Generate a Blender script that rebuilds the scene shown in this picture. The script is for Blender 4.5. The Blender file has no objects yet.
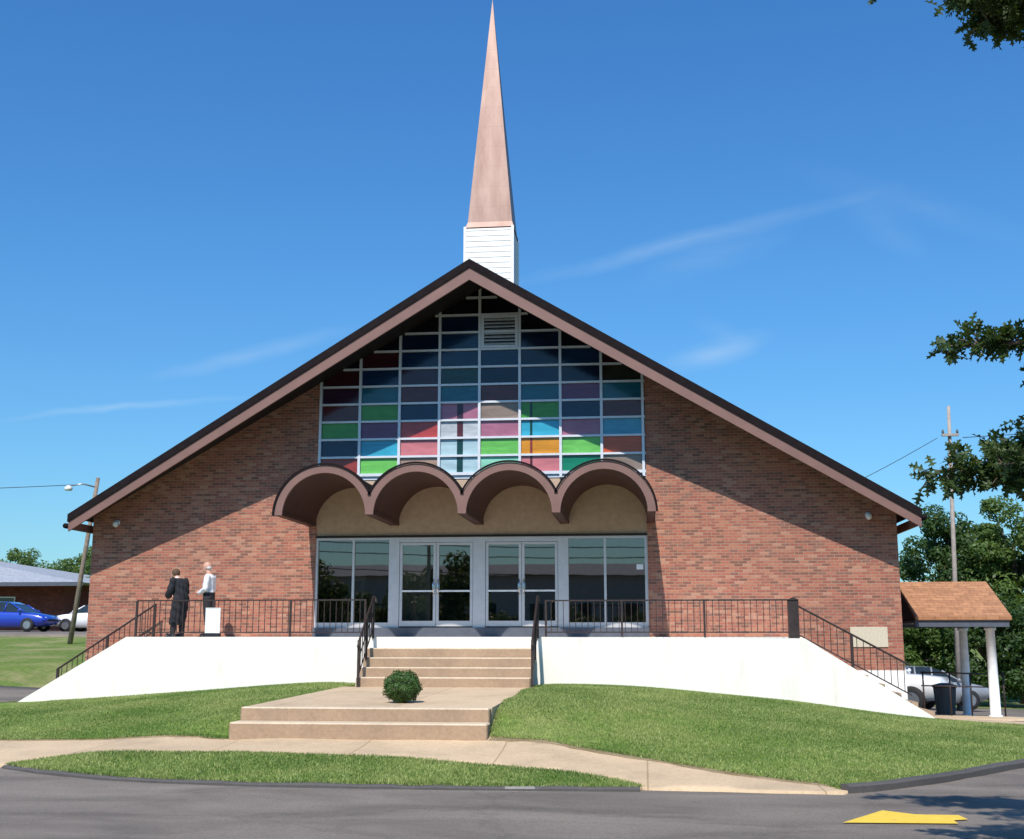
import bpy, bmesh, math, random
import numpy as np
from mathutils import Vector, Matrix
from mathutils.geometry import delaunay_2d_cdt
R = math.radians
random.seed(7); rng = np.random.default_rng(7)
scn = bpy.context.scene
col = bpy.data.collections.new("place"); scn.collection.children.link(col)
EYE = 1.85            # camera height above the road
W = 29.0              # the brick front stands at y = W
XC = -3.95            # centre line of the church

# ------------------------------------------------------------------ materials
def mat(name):
    m = bpy.data.materials.new(name); m.use_nodes = True
    nt = m.node_tree; b = nt.nodes["Principled BSDF"]
    return m, nt, b
def N(nt, t, **kw):
    n = nt.nodes.new(t)
    for k, v in kw.items():
        if k in n.inputs: n.inputs[k].default_value = v
        else: setattr(n, k, v)
    return n
def L(nt, a, b): nt.links.new(a, b)
def rgb(c): return (c[0], c[1], c[2], 1)
def ramp(nt, fac, stops, interp='LINEAR'):
    r = nt.nodes.new('ShaderNodeValToRGB'); r.color_ramp.interpolation = interp
    el = r.color_ramp.elements
    while len(el) > 1: el.remove(el[-1])
    el[0].position = stops[0][0]; el[0].color = rgb(stops[0][1])
    for p, c in stops[1:]:
        e = el.new(p); e.color = rgb(c)
    if fac is not None: L(nt, fac, r.inputs[0])
    return r
def noise(nt, scale, detail=4, rough=.55, vec=None, dist=0):
    n = N(nt, 'ShaderNodeTexNoise'); n.inputs['Scale'].default_value = scale
    n.inputs['Detail'].default_value = detail; n.inputs['Roughness'].default_value = rough
    n.inputs['Distortion'].default_value = dist
    if vec is not None: L(nt, vec, n.inputs['Vector'])
    return n
def coord(nt): return N(nt, 'ShaderNodeTexCoord')
def mix(nt, fac, a, b, mode='MIX'):
    m = nt.nodes.new('ShaderNodeMix'); m.data_type = 'RGBA'; m.blend_type = mode
    for s, v in ((0, fac), (6, a), (7, b)):
        if hasattr(v, 'links'): L(nt, v, m.inputs[s])
        else: m.inputs[s].default_value = v if s == 0 else rgb(v)
    return m.outputs[2]
def bump(nt, b, h, strength=.3, dist=.02):
    n = N(nt, 'ShaderNodeBump'); n.inputs['Strength'].default_value = strength; n.inputs['Distance'].default_value = dist
    L(nt, h, n.inputs['Height']); L(nt, n.outputs[0], b.inputs['Normal'])
def M_(op, nt, a, b=None, c=None):
    n = nt.nodes.new('ShaderNodeMath'); n.operation = op
    for i, v in enumerate((a, b, c)):
        if v is None: continue
        if hasattr(v, 'links'): L(nt, v, n.inputs[i])
        else: n.inputs[i].default_value = v
    return n.outputs[0]

def plain(name, c, rough=.6, metal=0, var=.15, scale=6, bmp=0.0):
    m, nt, b = mat(name)
    tc = coord(nt); n = noise(nt, scale, 5, .6, tc.outputs['Object'])
    lo = tuple(x*(1-var) for x in c); hi = tuple(min(1, x*(1+var)) for x in c)
    r = ramp(nt, n.outputs[0], [(.3, lo), (.7, hi)])
    L(nt, r.outputs[0], b.inputs['Base Color'])
    b.inputs['Roughness'].default_value = rough; b.inputs['Metallic'].default_value = metal
    if bmp: bump(nt, b, n.outputs[0], bmp)
    return m

def brick_mat(name, bw=.203, rh=.068, dark=1.0):
    m, nt, b = mat(name)
    tc = coord(nt); sep = N(nt, 'ShaderNodeSeparateXYZ'); L(nt, tc.outputs['UV'], sep.inputs[0])
    u, v = sep.outputs[0], sep.outputs[1]
    row = M_('FLOOR', nt, M_('DIVIDE', nt, v, rh))
    half = M_('MULTIPLY', nt, M_('MODULO', nt, row, 2.0), .5)
    cu = M_('ADD', nt, M_('DIVIDE', nt, u, bw), half)
    cx = M_('FLOOR', nt, cu)
    fu = M_('FRACT', nt, cu); fv = M_('FRACT', nt, M_('DIVIDE', nt, v, rh))
    cc = N(nt, 'ShaderNodeCombineXYZ'); L(nt, cx, cc.inputs[0]); L(nt, row, cc.inputs[1])
    wn = N(nt, 'ShaderNodeTexWhiteNoise'); wn.noise_dimensions = '2D'; L(nt, cc.outputs[0], wn.inputs['Vector'])
    r = ramp(nt, wn.outputs['Value'], [(0, (.17, .075, .055)), (.16, (.35, .125, .085)), (.34, (.46, .165, .11)),
        (.5, (.49, .235, .15)), (.64, (.32, .10, .075)), (.78, (.54, .32, .23)), (.86, (.22, .12, .10)), (.94, (.46, .19, .13))], 'CONSTANT')
    n = noise(nt, 1.1, 5, .6, tc.outputs['UV'])
    c1 = mix(nt, M_('MULTIPLY', nt, n.outputs[0], .62), r.outputs[0], (.46, .25, .18))
    n2 = noise(nt, 26, 3, .6, tc.outputs['UV'])
    c1 = mix(nt, .5, c1, ramp(nt, n2.outputs[0], [(.3, (.55, .5, .5)), (.7, (1.25, 1.2, 1.15))]).outputs[0], 'MULTIPLY')
    # mortar joints
    du = M_('MULTIPLY', nt, M_('MINIMUM', nt, fu, M_('SUBTRACT', nt, 1.0, fu)), bw)
    dv = M_('MULTIPLY', nt, M_('MINIMUM', nt, fv, M_('SUBTRACT', nt, 1.0, fv)), rh)
    d = M_('MINIMUM', nt, du, dv)
    mr = N(nt, 'ShaderNodeMapRange'); mr.inputs['From Min'].default_value = .004; mr.inputs['From Max'].default_value = .0075
    L(nt, d, mr.inputs['Value'])
    c = mix(nt, mr.outputs[0], (.40, .33, .27), c1)
    # weathering streaks in broad patches
    n3 = noise(nt, .35, 4, .6, tc.outputs['UV'])
    c = mix(nt, 1.0, c, (.86, .72, .655), 'MULTIPLY')
    c = mix(nt, .6, c, ramp(nt, n3.outputs[0], [(.3, (.82, .82, .84)), (.7, (1.1, 1.08, 1.05))]).outputs[0], 'MULTIPLY')
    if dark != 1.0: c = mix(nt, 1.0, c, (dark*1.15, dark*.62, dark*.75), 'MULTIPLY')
    L(nt, c, b.inputs['Base Color']); b.inputs['Roughness'].default_value = .85
    bump(nt, b, mr.outputs[0], .5, .006)
    return m

MT = {}
MT['brick'] = brick_mat('brick')
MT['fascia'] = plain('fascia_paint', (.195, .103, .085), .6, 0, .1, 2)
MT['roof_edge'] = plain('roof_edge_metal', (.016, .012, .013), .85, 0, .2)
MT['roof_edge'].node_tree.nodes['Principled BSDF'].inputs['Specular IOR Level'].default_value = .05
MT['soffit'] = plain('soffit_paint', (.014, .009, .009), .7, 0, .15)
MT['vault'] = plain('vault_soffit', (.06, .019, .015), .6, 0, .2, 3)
MT['frame'] = plain('aluminium_frame', (.60, .57, .56), .4, .3, .06)
MT['lead'] = plain('window_grid_metal', (.62, .64, .68), .4, .1, .08)
MT['iron'] = plain('wrought_iron', (.045, .030, .027), .5, .3, .3)
MT['white'] = plain('white_masonry_paint', (.84, .83, .80), .75, 0, .03, 1.2)
MT['whitemetal'] = plain('white_metal', (.8, .8, .8), .4)
MT['stucco'] = plain('tan_stucco', (.50, .355, .25), .9, 0, .1, 9, .3)
MT['curb_grey'] = plain('blue_grey_sill', (.075, .085, .11), .7)
MT['dark'] = plain('dark_interior', (.03, .03, .032), .9)
MT['lobbywall'] = plain('lobby_wall', (.35, .31, .22), .9)
MT['curtain'] = plain('curtain', (.55, .50, .34), .9)
MT['lamp_white'] = plain('lamp_white', (.75, .75, .72), .4)
MT['plaque'] = plain('limestone', (.55, .48, .36), .85, 0, .12, 30)
MT['skin'] = plain('skin', (.55, .30, .22), .55, 0, .06)
MT['black_cloth'] = plain('black_cloth', (.012, .013, .018), .85, 0, .3, 12)
MT['dark_cloth'] = plain('dark_trousers', (.02, .018, .022), .85, 0, .3, 12)
MT['shirt'] = plain('white_shirt', (.75, .76, .80), .8, 0, .05, 12)
MT['hair_brown'] = plain('brown_hair', (.10, .055, .03), .8, 0, .3, 30)
MT['hair_white'] = plain('white_hair', (.6, .58, .55), .8, 0, .1, 30)
MT['leather'] = plain('shoe_leather', (.01, .01, .01), .35)
MT['paper'] = plain('white_board', (.82, .82, .82), .6, 0, .02)
MT['tyre'] = plain('tyre_rubber', (.015, .015, .016), .8)
MT['rim'] = plain('wheel_rim', (.32, .33, .35), .3, .7)
MT['carglass'] = plain('car_glass', (.02, .028, .035), .06)
MT['chrome'] = plain('chrome', (.7, .7, .7), .15, .9)
MT['pole'] = plain('weathered_pole_wood', (.22, .17, .13), .9, 0, .3, 8, .3)
MT['palepole'] = plain('pale_pole', (.34, .29, .25), .8, 0, .2, 8)
MT['cable'] = plain('cable', (.03, .03, .035), .7)
MT['bark'] = plain('bark', (.12, .09, .065), .95, 0, .4, 14, .6)
MT['concretedark'] = plain('dark_concrete', (.10, .10, .105), .9)
MT['door_leaf'] = MT['frame']
MT['interior_post'] = plain('interior_post', (.04, .03, .03), .8)

def glossy_paint(name, c):
    m, nt, b = mat(name); b.inputs['Base Color'].default_value = rgb(c)
    b.inputs['Roughness'].default_value = .3; b.inputs['Coat Weight'].default_value = .8; b.inputs['Coat Roughness'].default_value = .05
    tc = coord(nt); n = noise(nt, 3, 3, .5, tc.outputs['Object'])
    r = ramp(nt, n.outputs[0], [(.3, tuple(x*.9 for x in c)), (.7, c)]); L(nt, r.outputs[0], b.inputs['Base Color'])
    return m
MT['blue_paint'] = glossy_paint('blue_car_paint', (.012, .05, .42))
MT['white_paint'] = glossy_paint('white_car_paint', (.82, .82, .83))
MT['silver_paint'] = glossy_paint('silver_car_paint', (.26, .28, .31))
MT['red_lens'] = glossy_paint('red_lens', (.5, .01, .01))
MT['headlamp'] = glossy_paint('headlamp_lens', (.7, .75, .8))

def concrete(name, c, joint=None, rough=.88):
    m, nt, b = mat(name); tc = coord(nt)
    n1 = noise(nt, .9, 6, .65, tc.outputs['Object']); n2 = noise(nt, 18, 4, .7, tc.outputs['Object'])
    r = ramp(nt, n1.outputs[0], [(.28, tuple(x*.78 for x in c)), (.5, c), (.75, tuple(min(1, x*1.14) for x in c))])
    cc = mix(nt, .6, r.outputs[0], ramp(nt, n2.outputs[0], [(.3, (.75, .73, .70)), (.7, (1.15, 1.15, 1.15))]).outputs[0], 'MULTIPLY')
    h = n2.outputs[0]
    if joint:
        bt = N(nt, 'ShaderNodeTexBrick', offset=0.0); L(nt, tc.outputs['Object'], bt.inputs['Vector'])
        bt.inputs['Scale'].default_value = 1; bt.inputs['Brick Width'].default_value = joint; bt.inputs['Row Height'].default_value = 50
        bt.inputs['Mortar Size'].default_value = .012; bt.inputs['Color1'].default_value = (1, 1, 1, 1); bt.inputs['Color2'].default_value = (.93, .93, .93, 1)
        bt.inputs['Mortar'].default_value = (.66, .62, .57, 1)
        cc = mix(nt, 1.0, cc, bt.outputs['Color'], 'MULTIPLY')
    L(nt, cc, b.inputs['Base Color']); b.inputs['Roughness'].default_value = rough
    bump(nt, b, h, .25, .01)
    return m
MT['sidewalk'] = concrete('sidewalk_concrete', (.58, .43, .27), 2.1)
MT['landing'] = concrete('landing_concrete', (.59, .44, .285), 2.0)
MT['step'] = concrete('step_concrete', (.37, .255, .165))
MT['tread'] = concrete('sunlit_tread_concrete', (.60, .48, .34))  # step tops lighter than the risers: sunlit contrast put into the colour
MT['curb'] = concrete('curb_concrete', (.085, .078, .074))
MT['curb_chip'] = concrete('pale_curb_concrete', (.24, .22, .20))
MT['wallwhite'] = None
def white_wall():
    m, nt, b = mat('white_painted_concrete'); tc = coord(nt)
    mp = N(nt, 'ShaderNodeMapping'); mp.inputs['Scale'].default_value = (1.6, 1, .35); L(nt, tc.outputs['Object'], mp.inputs[0])
    n = noise(nt, 1.5, 6, .65, mp.outputs[0])
    r = ramp(nt, n.outputs[0], [(.24, (.70, .62, .54)), (.42, (.80, .76, .685)), (.8, (.83, .795, .72))])
    sep = N(nt, 'ShaderNodeSeparateXYZ'); L(nt, tc.outputs['Object'], sep.inputs[0])
    n2 = noise(nt, 60, 3, .6, tc.outputs['Object'])
    L(nt, r.outputs[0], b.inputs['Base Color']); b.inputs['Roughness'].default_value = .8
    bump(nt, b, n2.outputs[0], .3, .005)
    return m
MT['wallwhite'] = white_wall()

def asphalt(name, c):
    m, nt, b = mat(name); tc = coord(nt)
    mp = N(nt, 'ShaderNodeMapping'); mp.inputs['Scale'].default_value = (.35, 1, 1); mp.inputs['Rotation'].default_value = (0, 0, R(-6)); L(nt, tc.outputs['Object'], mp.inputs[0])
    n1 = noise(nt, .9, 7, .62, mp.outputs[0], .6); n2 = noise(nt, 42, 4, .85, tc.outputs['Object'])
    r = ramp(nt, n1.outputs[0], [(.3, tuple(x*.62 for x in c)), (.5, c), (.72, tuple(x*1.35 for x in c))])
    cc = mix(nt, .85, r.outputs[0], ramp(nt, n2.outputs[0], [(.3, (.55, .55, .55)), (.7, (1.5, 1.47, 1.42))]).outputs[0], 'MULTIPLY')
    vo = N(nt, 'ShaderNodeTexVoronoi', feature='DISTANCE_TO_EDGE'); vo.inputs['Scale'].default_value = .28
    nd = noise(nt, 1.7, 5, .7, tc.outputs['Object']); va = nt.nodes.new('ShaderNodeVectorMath'); va.operation = 'MULTIPLY_ADD'
    L(nt, nd.outputs['Color'], va.inputs[0]); va.inputs[1].default_value = (1.3, 1.3, 0); L(nt, tc.outputs['Object'], va.inputs[2]); L(nt, va.outputs[0], vo.inputs['Vector'])
    cr = ramp(nt, vo.outputs['Distance'], [(.0, (.45, .45, .46)), (.006, (.5, .5, .5)), (.012, (1, 1, 1))])
    cc = mix(nt, .25, cc, cr.outputs[0], 'MULTIPLY')
    L(nt, cc, b.inputs['Base Color']); b.inputs['Roughness'].default_value = .9
    bump(nt, b, n2.outputs[0], .5, .01)
    return m
MT['asphalt'] = asphalt('asphalt', (.172, .146, .122))

def grass_ground(name, g=(.085, .135, .028), dry=(.26, .22, .10), dryness=.45, sc=1.0):
    m, nt, b = mat(name); tc = coord(nt)
    n1 = noise(nt, .55*sc, 6, .6, tc.outputs['Object'], .5); n2 = noise(nt, 9*sc, 5, .75, tc.outputs['Object'])
    c1 = ramp(nt, n2.outputs[0], [(.3, tuple(x*.6 for x in g)), (.5, g), (.72, (g[0]*1.7, g[1]*1.45, g[2]*1.5))]).outputs[0]
    f = ramp(nt, n1.outputs[0], [(dryness, (0, 0, 0)), (dryness+.25, (1, 1, 1))]).outputs[0]
    c = mix(nt, M_('MULTIPLY', nt, f, .75), c1, dry)
    L(nt, c, b.inputs['Base Color']); b.inputs['Roughness'].default_value = 1
    b.inputs['Specular IOR Level'].default_value = .1
    bump(nt, b, n2.outputs[0], .8, .04)
    return m
MT['lawn_soil'] = grass_ground('lawn_turf', (.13, .21, .04), (.32, .30, .12), .46)
MT['bank'] = grass_ground('bank_turf', (.13, .19, .045), (.40, .32, .18), .47, .8)
MT['field'] = grass_ground('field_turf', (.10, .14, .04), (.26, .22, .11), .5, .3)

def leaf_mat(name, c, hi, sc=1.2, trans=.35, lo_p=.25, hi_p=.8):
    m, nt, b = mat(name); nt.nodes.remove(b); out = nt.nodes['Material Output']
    tc = coord(nt); n = noise(nt, sc, 3, .6, tc.outputs['Object']); g = N(nt, 'ShaderNodeNewGeometry')
    v = M_('ADD', nt, M_('MULTIPLY', nt, n.outputs[0], .75), M_('MULTIPLY', nt, g.outputs['Random Per Island'], .35))
    r = ramp(nt, v, [(lo_p, c), (hi_p, hi)])
    d = N(nt, 'ShaderNodeBsdfPrincipled'); L(nt, r.outputs[0], d.inputs['Base Color']); d.inputs['Roughness'].default_value = .5
    d.inputs['Specular IOR Level'].default_value = .35
    t = N(nt, 'ShaderNodeBsdfTranslucent'); tcx = mix(nt, .6, r.outputs[0], (.22, .34, .03)); L(nt, tcx, t.inputs['Color'])
    ms = N(nt, 'ShaderNodeMixShader'); ms.inputs[0].default_value = trans
    L(nt, d.outputs[0], ms.inputs[1]); L(nt, t.outputs[0], ms.inputs[2]); L(nt, ms.outputs[0], out.inputs[0])
    return m
MT['oak_leaf'] = leaf_mat('oak_leaf', (.018, .04, .010), (.05, .085, .02), 1.5, .18)
MT['leaf_dark'] = leaf_mat('dark_leaf', (.024, .055, .018), (.065, .12, .03), .35)
MT['leaf_mid'] = leaf_mat('mid_leaf', (.045, .09, .02), (.13, .20, .045), .35)
MT['leaf_light'] = leaf_mat('light_leaf', (.05, .09, .02), (.13, .20, .045), .35)
MT['grass_blade'] = leaf_mat('grass_blade', (.085, .17, .03), (.42, .46, .16), .5, .3, .40, .70)
MT['bush_leaf'] = leaf_mat('bush_leaf', (.03, .075, .015), (.07, .145, .03), 8, .2)

def shingle(name, a, b_, rh=.14, bw=.3):
    m, nt, b = mat(name); tc = coord(nt)
    bt = N(nt, 'ShaderNodeTexBrick'); L(nt, tc.outputs['UV'], bt.inputs['Vector'])
    bt.inputs['Scale'].default_value = 1; bt.inputs['Brick Width'].default_value = bw; bt.inputs['Row Height'].default_value = rh
    bt.inputs['Mortar Size'].default_value = .006; bt.inputs['Color1'].default_value = rgb(a); bt.inputs['Color2'].default_value = rgb(b_)
    bt.inputs['Mortar'].default_value = rgb(tuple(x*.45 for x in a))
    n = noise(nt, 5, 5, .7, tc.outputs['UV'])
    c = mix(nt, .8, bt.outputs['Color'], ramp(nt, n.outputs[0], [(.3, (.7, .7, .7)), (.7, (1.25, 1.25, 1.25))]).outputs[0], 'MULTIPLY')
    L(nt, c, b.inputs['Base Color']); b.inputs['Roughness'].default_value = .9
    bump(nt, b, bt.outputs['Fac'], .4, .01)
    return m
MT['shingle_orange'] = shingle('orange_shingle', (.44, .21, .10), (.34, .155, .075))
MT['shingle_grey'] = shingle('grey_shingle', (.36, .38, .42), (.31, .33, .37))
MT['shingle_dark'] = shingle('dark_shingle', (.025, .02, .02), (.018, .015, .015))

def copper():
    m, nt, b = mat('weathered_copper'); tc = coord(nt)
    mp = N(nt, 'ShaderNodeMapping'); mp.inputs['Scale'].default_value = (2.5, 2.5, .6); L(nt, tc.outputs['Object'], mp.inputs[0])
    n = noise(nt, 1.2, 6, .6, mp.outputs[0])
    r = ramp(nt, n.outputs[0], [(.3, (.21, .12, .092)), (.5, (.27, .165, .132)), (.72, (.33, .22, .18))])
    sep = N(nt, 'ShaderNodeSeparateXYZ'); L(nt, tc.outputs['Object'], sep.inputs[0])
    f = M_('FRACT', nt, M_('DIVIDE', nt, sep.outputs[2], .62))
    seam = ramp(nt, f, [(0, (.62, .6, .6)), (.03, (.7, .7, .7)), (.06, (1, 1, 1))])
    c = mix(nt, .25, r.outputs[0], seam.outputs[0], 'MULTIPLY')
    L(nt, c, b.inputs['Base Color']); b.inputs['Roughness'].default_value = .5; b.inputs['Metallic'].default_value = .25
    return m
MT['copper'] = copper()
def siding():
    m, nt, b = mat('white_lap_siding'); tc = coord(nt); sep = N(nt, 'ShaderNodeSeparateXYZ'); L(nt, tc.outputs['Object'], sep.inputs[0])
    b.inputs['Base Color'].default_value = (.78, .77, .74, 1); b.inputs['Roughness'].default_value = .6
    n = noise(nt, 3, 4, .6, tc.outputs['Object'])
    L(nt, ramp(nt, n.outputs[0], [(.3, (.70, .69, .66)), (.6, (.80, .79, .77))]).outputs[0], b.inputs['Base Color'])
    return m
MT['siding'] = siding()

def glass(name, refl=.165, tint=(.30, .34, .36)):
    m, nt, b = mat(name); nt.nodes.remove(b); out = nt.nodes['Material Output']
    g = N(nt, 'ShaderNodeBsdfGlossy'); g.inputs['Roughness'].default_value = .012; g.inputs['Color'].default_value = (.95, .84, .76, 1)
    tc = coord(nt); n = noise(nt, .8, 2, .4, tc.outputs['Object'])
    bp = N(nt, 'ShaderNodeBump'); bp.inputs['Strength'].default_value = .04; bp.inputs['Distance'].default_value = .02
    L(nt, n.outputs[0], bp.inputs['Height']); L(nt, bp.outputs[0], g.inputs['Normal'])
    t = N(nt, 'ShaderNodeBsdfTransparent'); t.inputs['Color'].default_value = rgb(tint)
    ms = N(nt, 'ShaderNodeMixShader'); ms.inputs[0].default_value = refl
    L(nt, t.outputs[0], ms.inputs[1]); L(nt, g.outputs[0], ms.inputs[2]); L(nt, ms.outputs[0], out.inputs[0])
    return m
MT['glass'] = glass('storefront_glass')

def pane_mat(name, c, stripe=None):
    m, nt, b = mat(name); tc = coord(nt)
    mp = N(nt, 'ShaderNodeMapping'); mp.inputs['Scale'].default_value = (.8, 1, 3.5); L(nt, tc.outputs['Object'], mp.inputs[0])
    n = noise(nt, 1.6, 5, .6, mp.outputs[0], .8)
    r = ramp(nt, n.outputs[0], [(.25, tuple(x*.75 for x in c)), (.5, c), (.78, tuple(min(1, x*1.25+.005) for x in c))])
    b.inputs['Roughness'].default_value = .12; b.inputs['Specular IOR Level'].default_value = .35
    L(nt, r.outputs[0], b.inputs['Base Color'])
    bump(nt, b, n.outputs[0], .08, .02)
    return m
PC = {'navy': (.008, .032, .085), 'dnavy': (.006, .016, .045), 'black': (.008, .008, .014), 'teal': (.015, .13, .19), 'dteal': (.01, .055, .055),
      'maroon': (.10, .022, .03), 'darkred': (.05, .012, .018), 'green': (.06, .30, .045), 'lime': (.17, .56, .11), 'purple': (.16, .05, .13),
      'dpurple': (.045, .018, .04), 'cyan': (.05, .40, .58), 'sky': (.08, .35, .52), 'red': (.50, .07, .07), 'pink': (.62, .20, .22),
      'mauve': (.42, .16, .24), 'pale': (.55, .58, .62), 'ice': (.45, .62, .68), 'taupe': (.28, .21, .17), 'tan': (.42, .27, .20),
      'mint': (.28, .66, .48), 'orange': (.72, .30, .02), 'amber': (.62, .10, .03), 'emerald': (.01, .22, .12), 'brownred': (.30, .045, .035),
      'olive': (.03, .032, .02)}
for k, v in PC.items(): MT['pane_'+k] = pane_mat('pane_'+k, tuple(x*.78 for x in v))

def yellow():
    m, nt, b = mat('worn_yellow_paint'); tc = coord(nt); n = noise(nt, 7, 6, .75, tc.outputs['Object'])
    L(nt, ramp(nt, n.outputs[0], [(.32, (.22, .18, .11)), (.38, (.78, .52, .05)), (.7, (.85, .60, .07))]).outputs[0], b.inputs['Base Color'])
    b.inputs['Roughness'].default_value = .7
    return m
MT['yellow'] = yellow()

# ------------------------------------------------------------------ mesh building
class MB:
    def __init__(s): s.v = []; s.f = []; s.m = []; s.sm = []
    def add(s, vs, fs, mi=0, smooth=False):
        o = len(s.v); s.v += [tuple(v) for v in vs]
        for f in fs: s.f.append([i+o for i in f]); s.m.append(mi); s.sm.append(smooth)
        return s
    def box(s, x0, x1, y0, y1, z0, z1, mi=0):
        v = [(x, y, z) for z in (z0, z1) for y in (y0, y1) for x in (x0, x1)]
        return s.add(v, [(0, 2, 3, 1), (4, 5, 7, 6), (0, 1, 5, 4), (2, 6, 7, 3), (0, 4, 6, 2), (1, 3, 7, 5)], mi)
    def prism_y(s, pts, y0, y1, mi=0):      # pts (x, z), outline in order; extruded in y
        n = len(pts); v = [(x, y0, z) for x, z in pts]+[(x, y1, z) for x, z in pts]
        return s.add(v, [tuple(range(n)), tuple(range(2*n-1, n-1, -1))]+[((i+1) % n, i, n+i, n+(i+1) % n) for i in range(n)], mi)
    def tube(s, pts, rad, n=8, mi=0, cap=True, smooth=True):
        pts = [Vector(p) for p in pts]
        if not hasattr(rad, '__len__'): rad = [rad]*len(pts)
        vs = []; fs = []; up0 = None
        for i, p in enumerate(pts):
            d = (pts[min(i+1, len(pts)-1)]-pts[max(i-1, 0)]).normalized()
            a = Vector((0, 0, 1)) if abs(d.z) < .9 else Vector((1, 0, 0))
            if up0 is not None: a = up0
            x = d.cross(a).normalized(); y = x.cross(d).normalized(); up0 = y
            for k in range(n):
                t = 2*math.pi*k/n; vs.append(p+x*math.cos(t)*rad[i]+y*math.sin(t)*rad[i])
        for i in range(len(pts)-1):
            for k in range(n):
                a, b = i*n+k, i*n+(k+1) % n
                fs.append((a, b, b+n, a+n))
        if cap: fs.append(tuple(range(n-1, -1, -1))); fs.append(tuple((len(pts)-1)*n+k for k in range(n)))
        return s.add(vs, fs, mi, smooth)
    def rings(s, rs, n=16, mi=0, smooth=True):   # rs: (cx, cy, z, rx, ry)
        vs = []; fs = []
        for cx, cy, z, rx, ry in rs:
            for k in range(n):
                t = 2*math.pi*k/n; vs.append((cx+rx*math.cos(t), cy+ry*math.sin(t), z))
        for i in range(len(rs)-1):
            for k in range(n):
                a, b = i*n+k, i*n+(k+1) % n; fs.append((a, b, b+n, a+n))
        fs.append(tuple(range(n-1, -1, -1))); fs.append(tuple((len(rs)-1)*n+k for k in range(n)))
        return s.add(vs, fs, mi, smooth)
    def ball(s, c, r, n=14, mi=0):
        if not hasattr(r, '__len__'): r = (r, r, r)
        vs = [(c[0], c[1], c[2]-r[2])]; fs = []
        for i in range(1, n//2):
            ph = math.pi*i/(n//2)
            for k in range(n):
                t = 2*math.pi*k/n; vs.append((c[0]+r[0]*math.sin(ph)*math.cos(t), c[1]+r[1]*math.sin(ph)*math.sin(t), c[2]-r[2]*math.cos(ph)))
        vs.append((c[0], c[1], c[2]+r[2])); m = n//2-1
        for k in range(n):
            fs.append((0, 1+(k+1) % n, 1+k))
            for i in range(m-1): a, b = 1+i*n+k, 1+i*n+(k+1) % n; fs.append((a, b, b+n, a+n))
            fs.append((1+(m-1)*n+k, 1+(m-1)*n+(k+1) % n, len(vs)-1))
        return s.add(vs, fs, mi, True)
    def build(s, name, mats, parent=None, org=None, bevel=0, tread=False):
        me = bpy.data.meshes.new(name)
        org = Vector(org) if org is not None else Vector((0, 0, 0))
        vs = [Vector(v)-org for v in s.v]
        me.from_pydata(vs, [], s.f)
        if not isinstance(mats, (list, tuple)): mats = [mats]
        for m in mats: me.materials.append(m if not isinstance(m, str) else MT[m])
        me.polygons.foreach_set('material_index', s.m); me.polygons.foreach_set('use_smooth', s.sm)
        uv = me.uv_layers.new(name='UVMap')
        for p in me.polygons:
            nx, ny, nz = map(abs, p.normal)
            for li in p.loop_indices:
                v = s.v[me.loops[li].vertex_index]
                uv.data[li].uv = (v[0], v[1]) if nz > max(nx, ny) else ((v[1], v[2]) if nx > ny else (v[0], v[2]))
        me.update()
        o = bpy.data.objects.new(name, me); col.objects.link(o); o.location = org
        if parent is not None:
            o.parent = parent; o.location = org-parent_world(parent)
        if bevel:
            bm = bmesh.new(); bm.from_mesh(me)
            bmesh.ops.bevel(bm, geom=[e for e in bm.edges if e.is_manifold and e.calc_face_angle(0) > .5], offset=bevel, segments=1, affect='EDGES')
            bm.to_mesh(me); bm.free()
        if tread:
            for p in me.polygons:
                if p.normal.z > .6: p.material_index = 1  # upward faces get the lighter colour that stands for sunlit treads
        return o
def parent_world(p):
    w = Vector((0, 0, 0))
    while p is not None: w = w+p.location; p = p.parent
    return w
def empty(name, loc=(0, 0, 0)):
    o = bpy.data.objects.new(name, None); col.objects.link(o); o.location = loc; o.empty_display_size = .3
    return o
def tag(o, label=None, cat=None, group=None, kind=None):
    if label: o['label'] = label
    if cat: o['category'] = cat
    if group: o['group'] = group
    if kind: o['kind'] = kind
    return o
def copy_tree(o, parent=None):
    c = o.copy(); col.objects.link(c)
    if parent is not None: c.parent = parent
    for ch in list(o.children): copy_tree(ch, c)
    return c
def fastmesh(name, V, F, mats, parent=None, loc=(0, 0, 0), smooth=False):
    """V (n,3) array, F (m,k) array"""
    me = bpy.data.meshes.new(name); k = F.shape[1]
    me.vertices.add(len(V)); me.vertices.foreach_set('co', V.astype(np.float32).ravel())
    me.loops.add(F.size); me.loops.foreach_set('vertex_index', F.astype(np.int32).ravel())
    me.polygons.add(len(F)); me.polygons.foreach_set('loop_start', np.arange(0, F.size, k, dtype=np.int32))
    if smooth: me.polygons.foreach_set('use_smooth', np.ones(len(F), dtype=bool))
    me.update(calc_edges=True); me.validate()
    me.materials.append(MT[mats])
    o = bpy.data.objects.new(name, me); col.objects.link(o); o.location = loc
    if parent is not None: o.parent = parent
    return o

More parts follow.
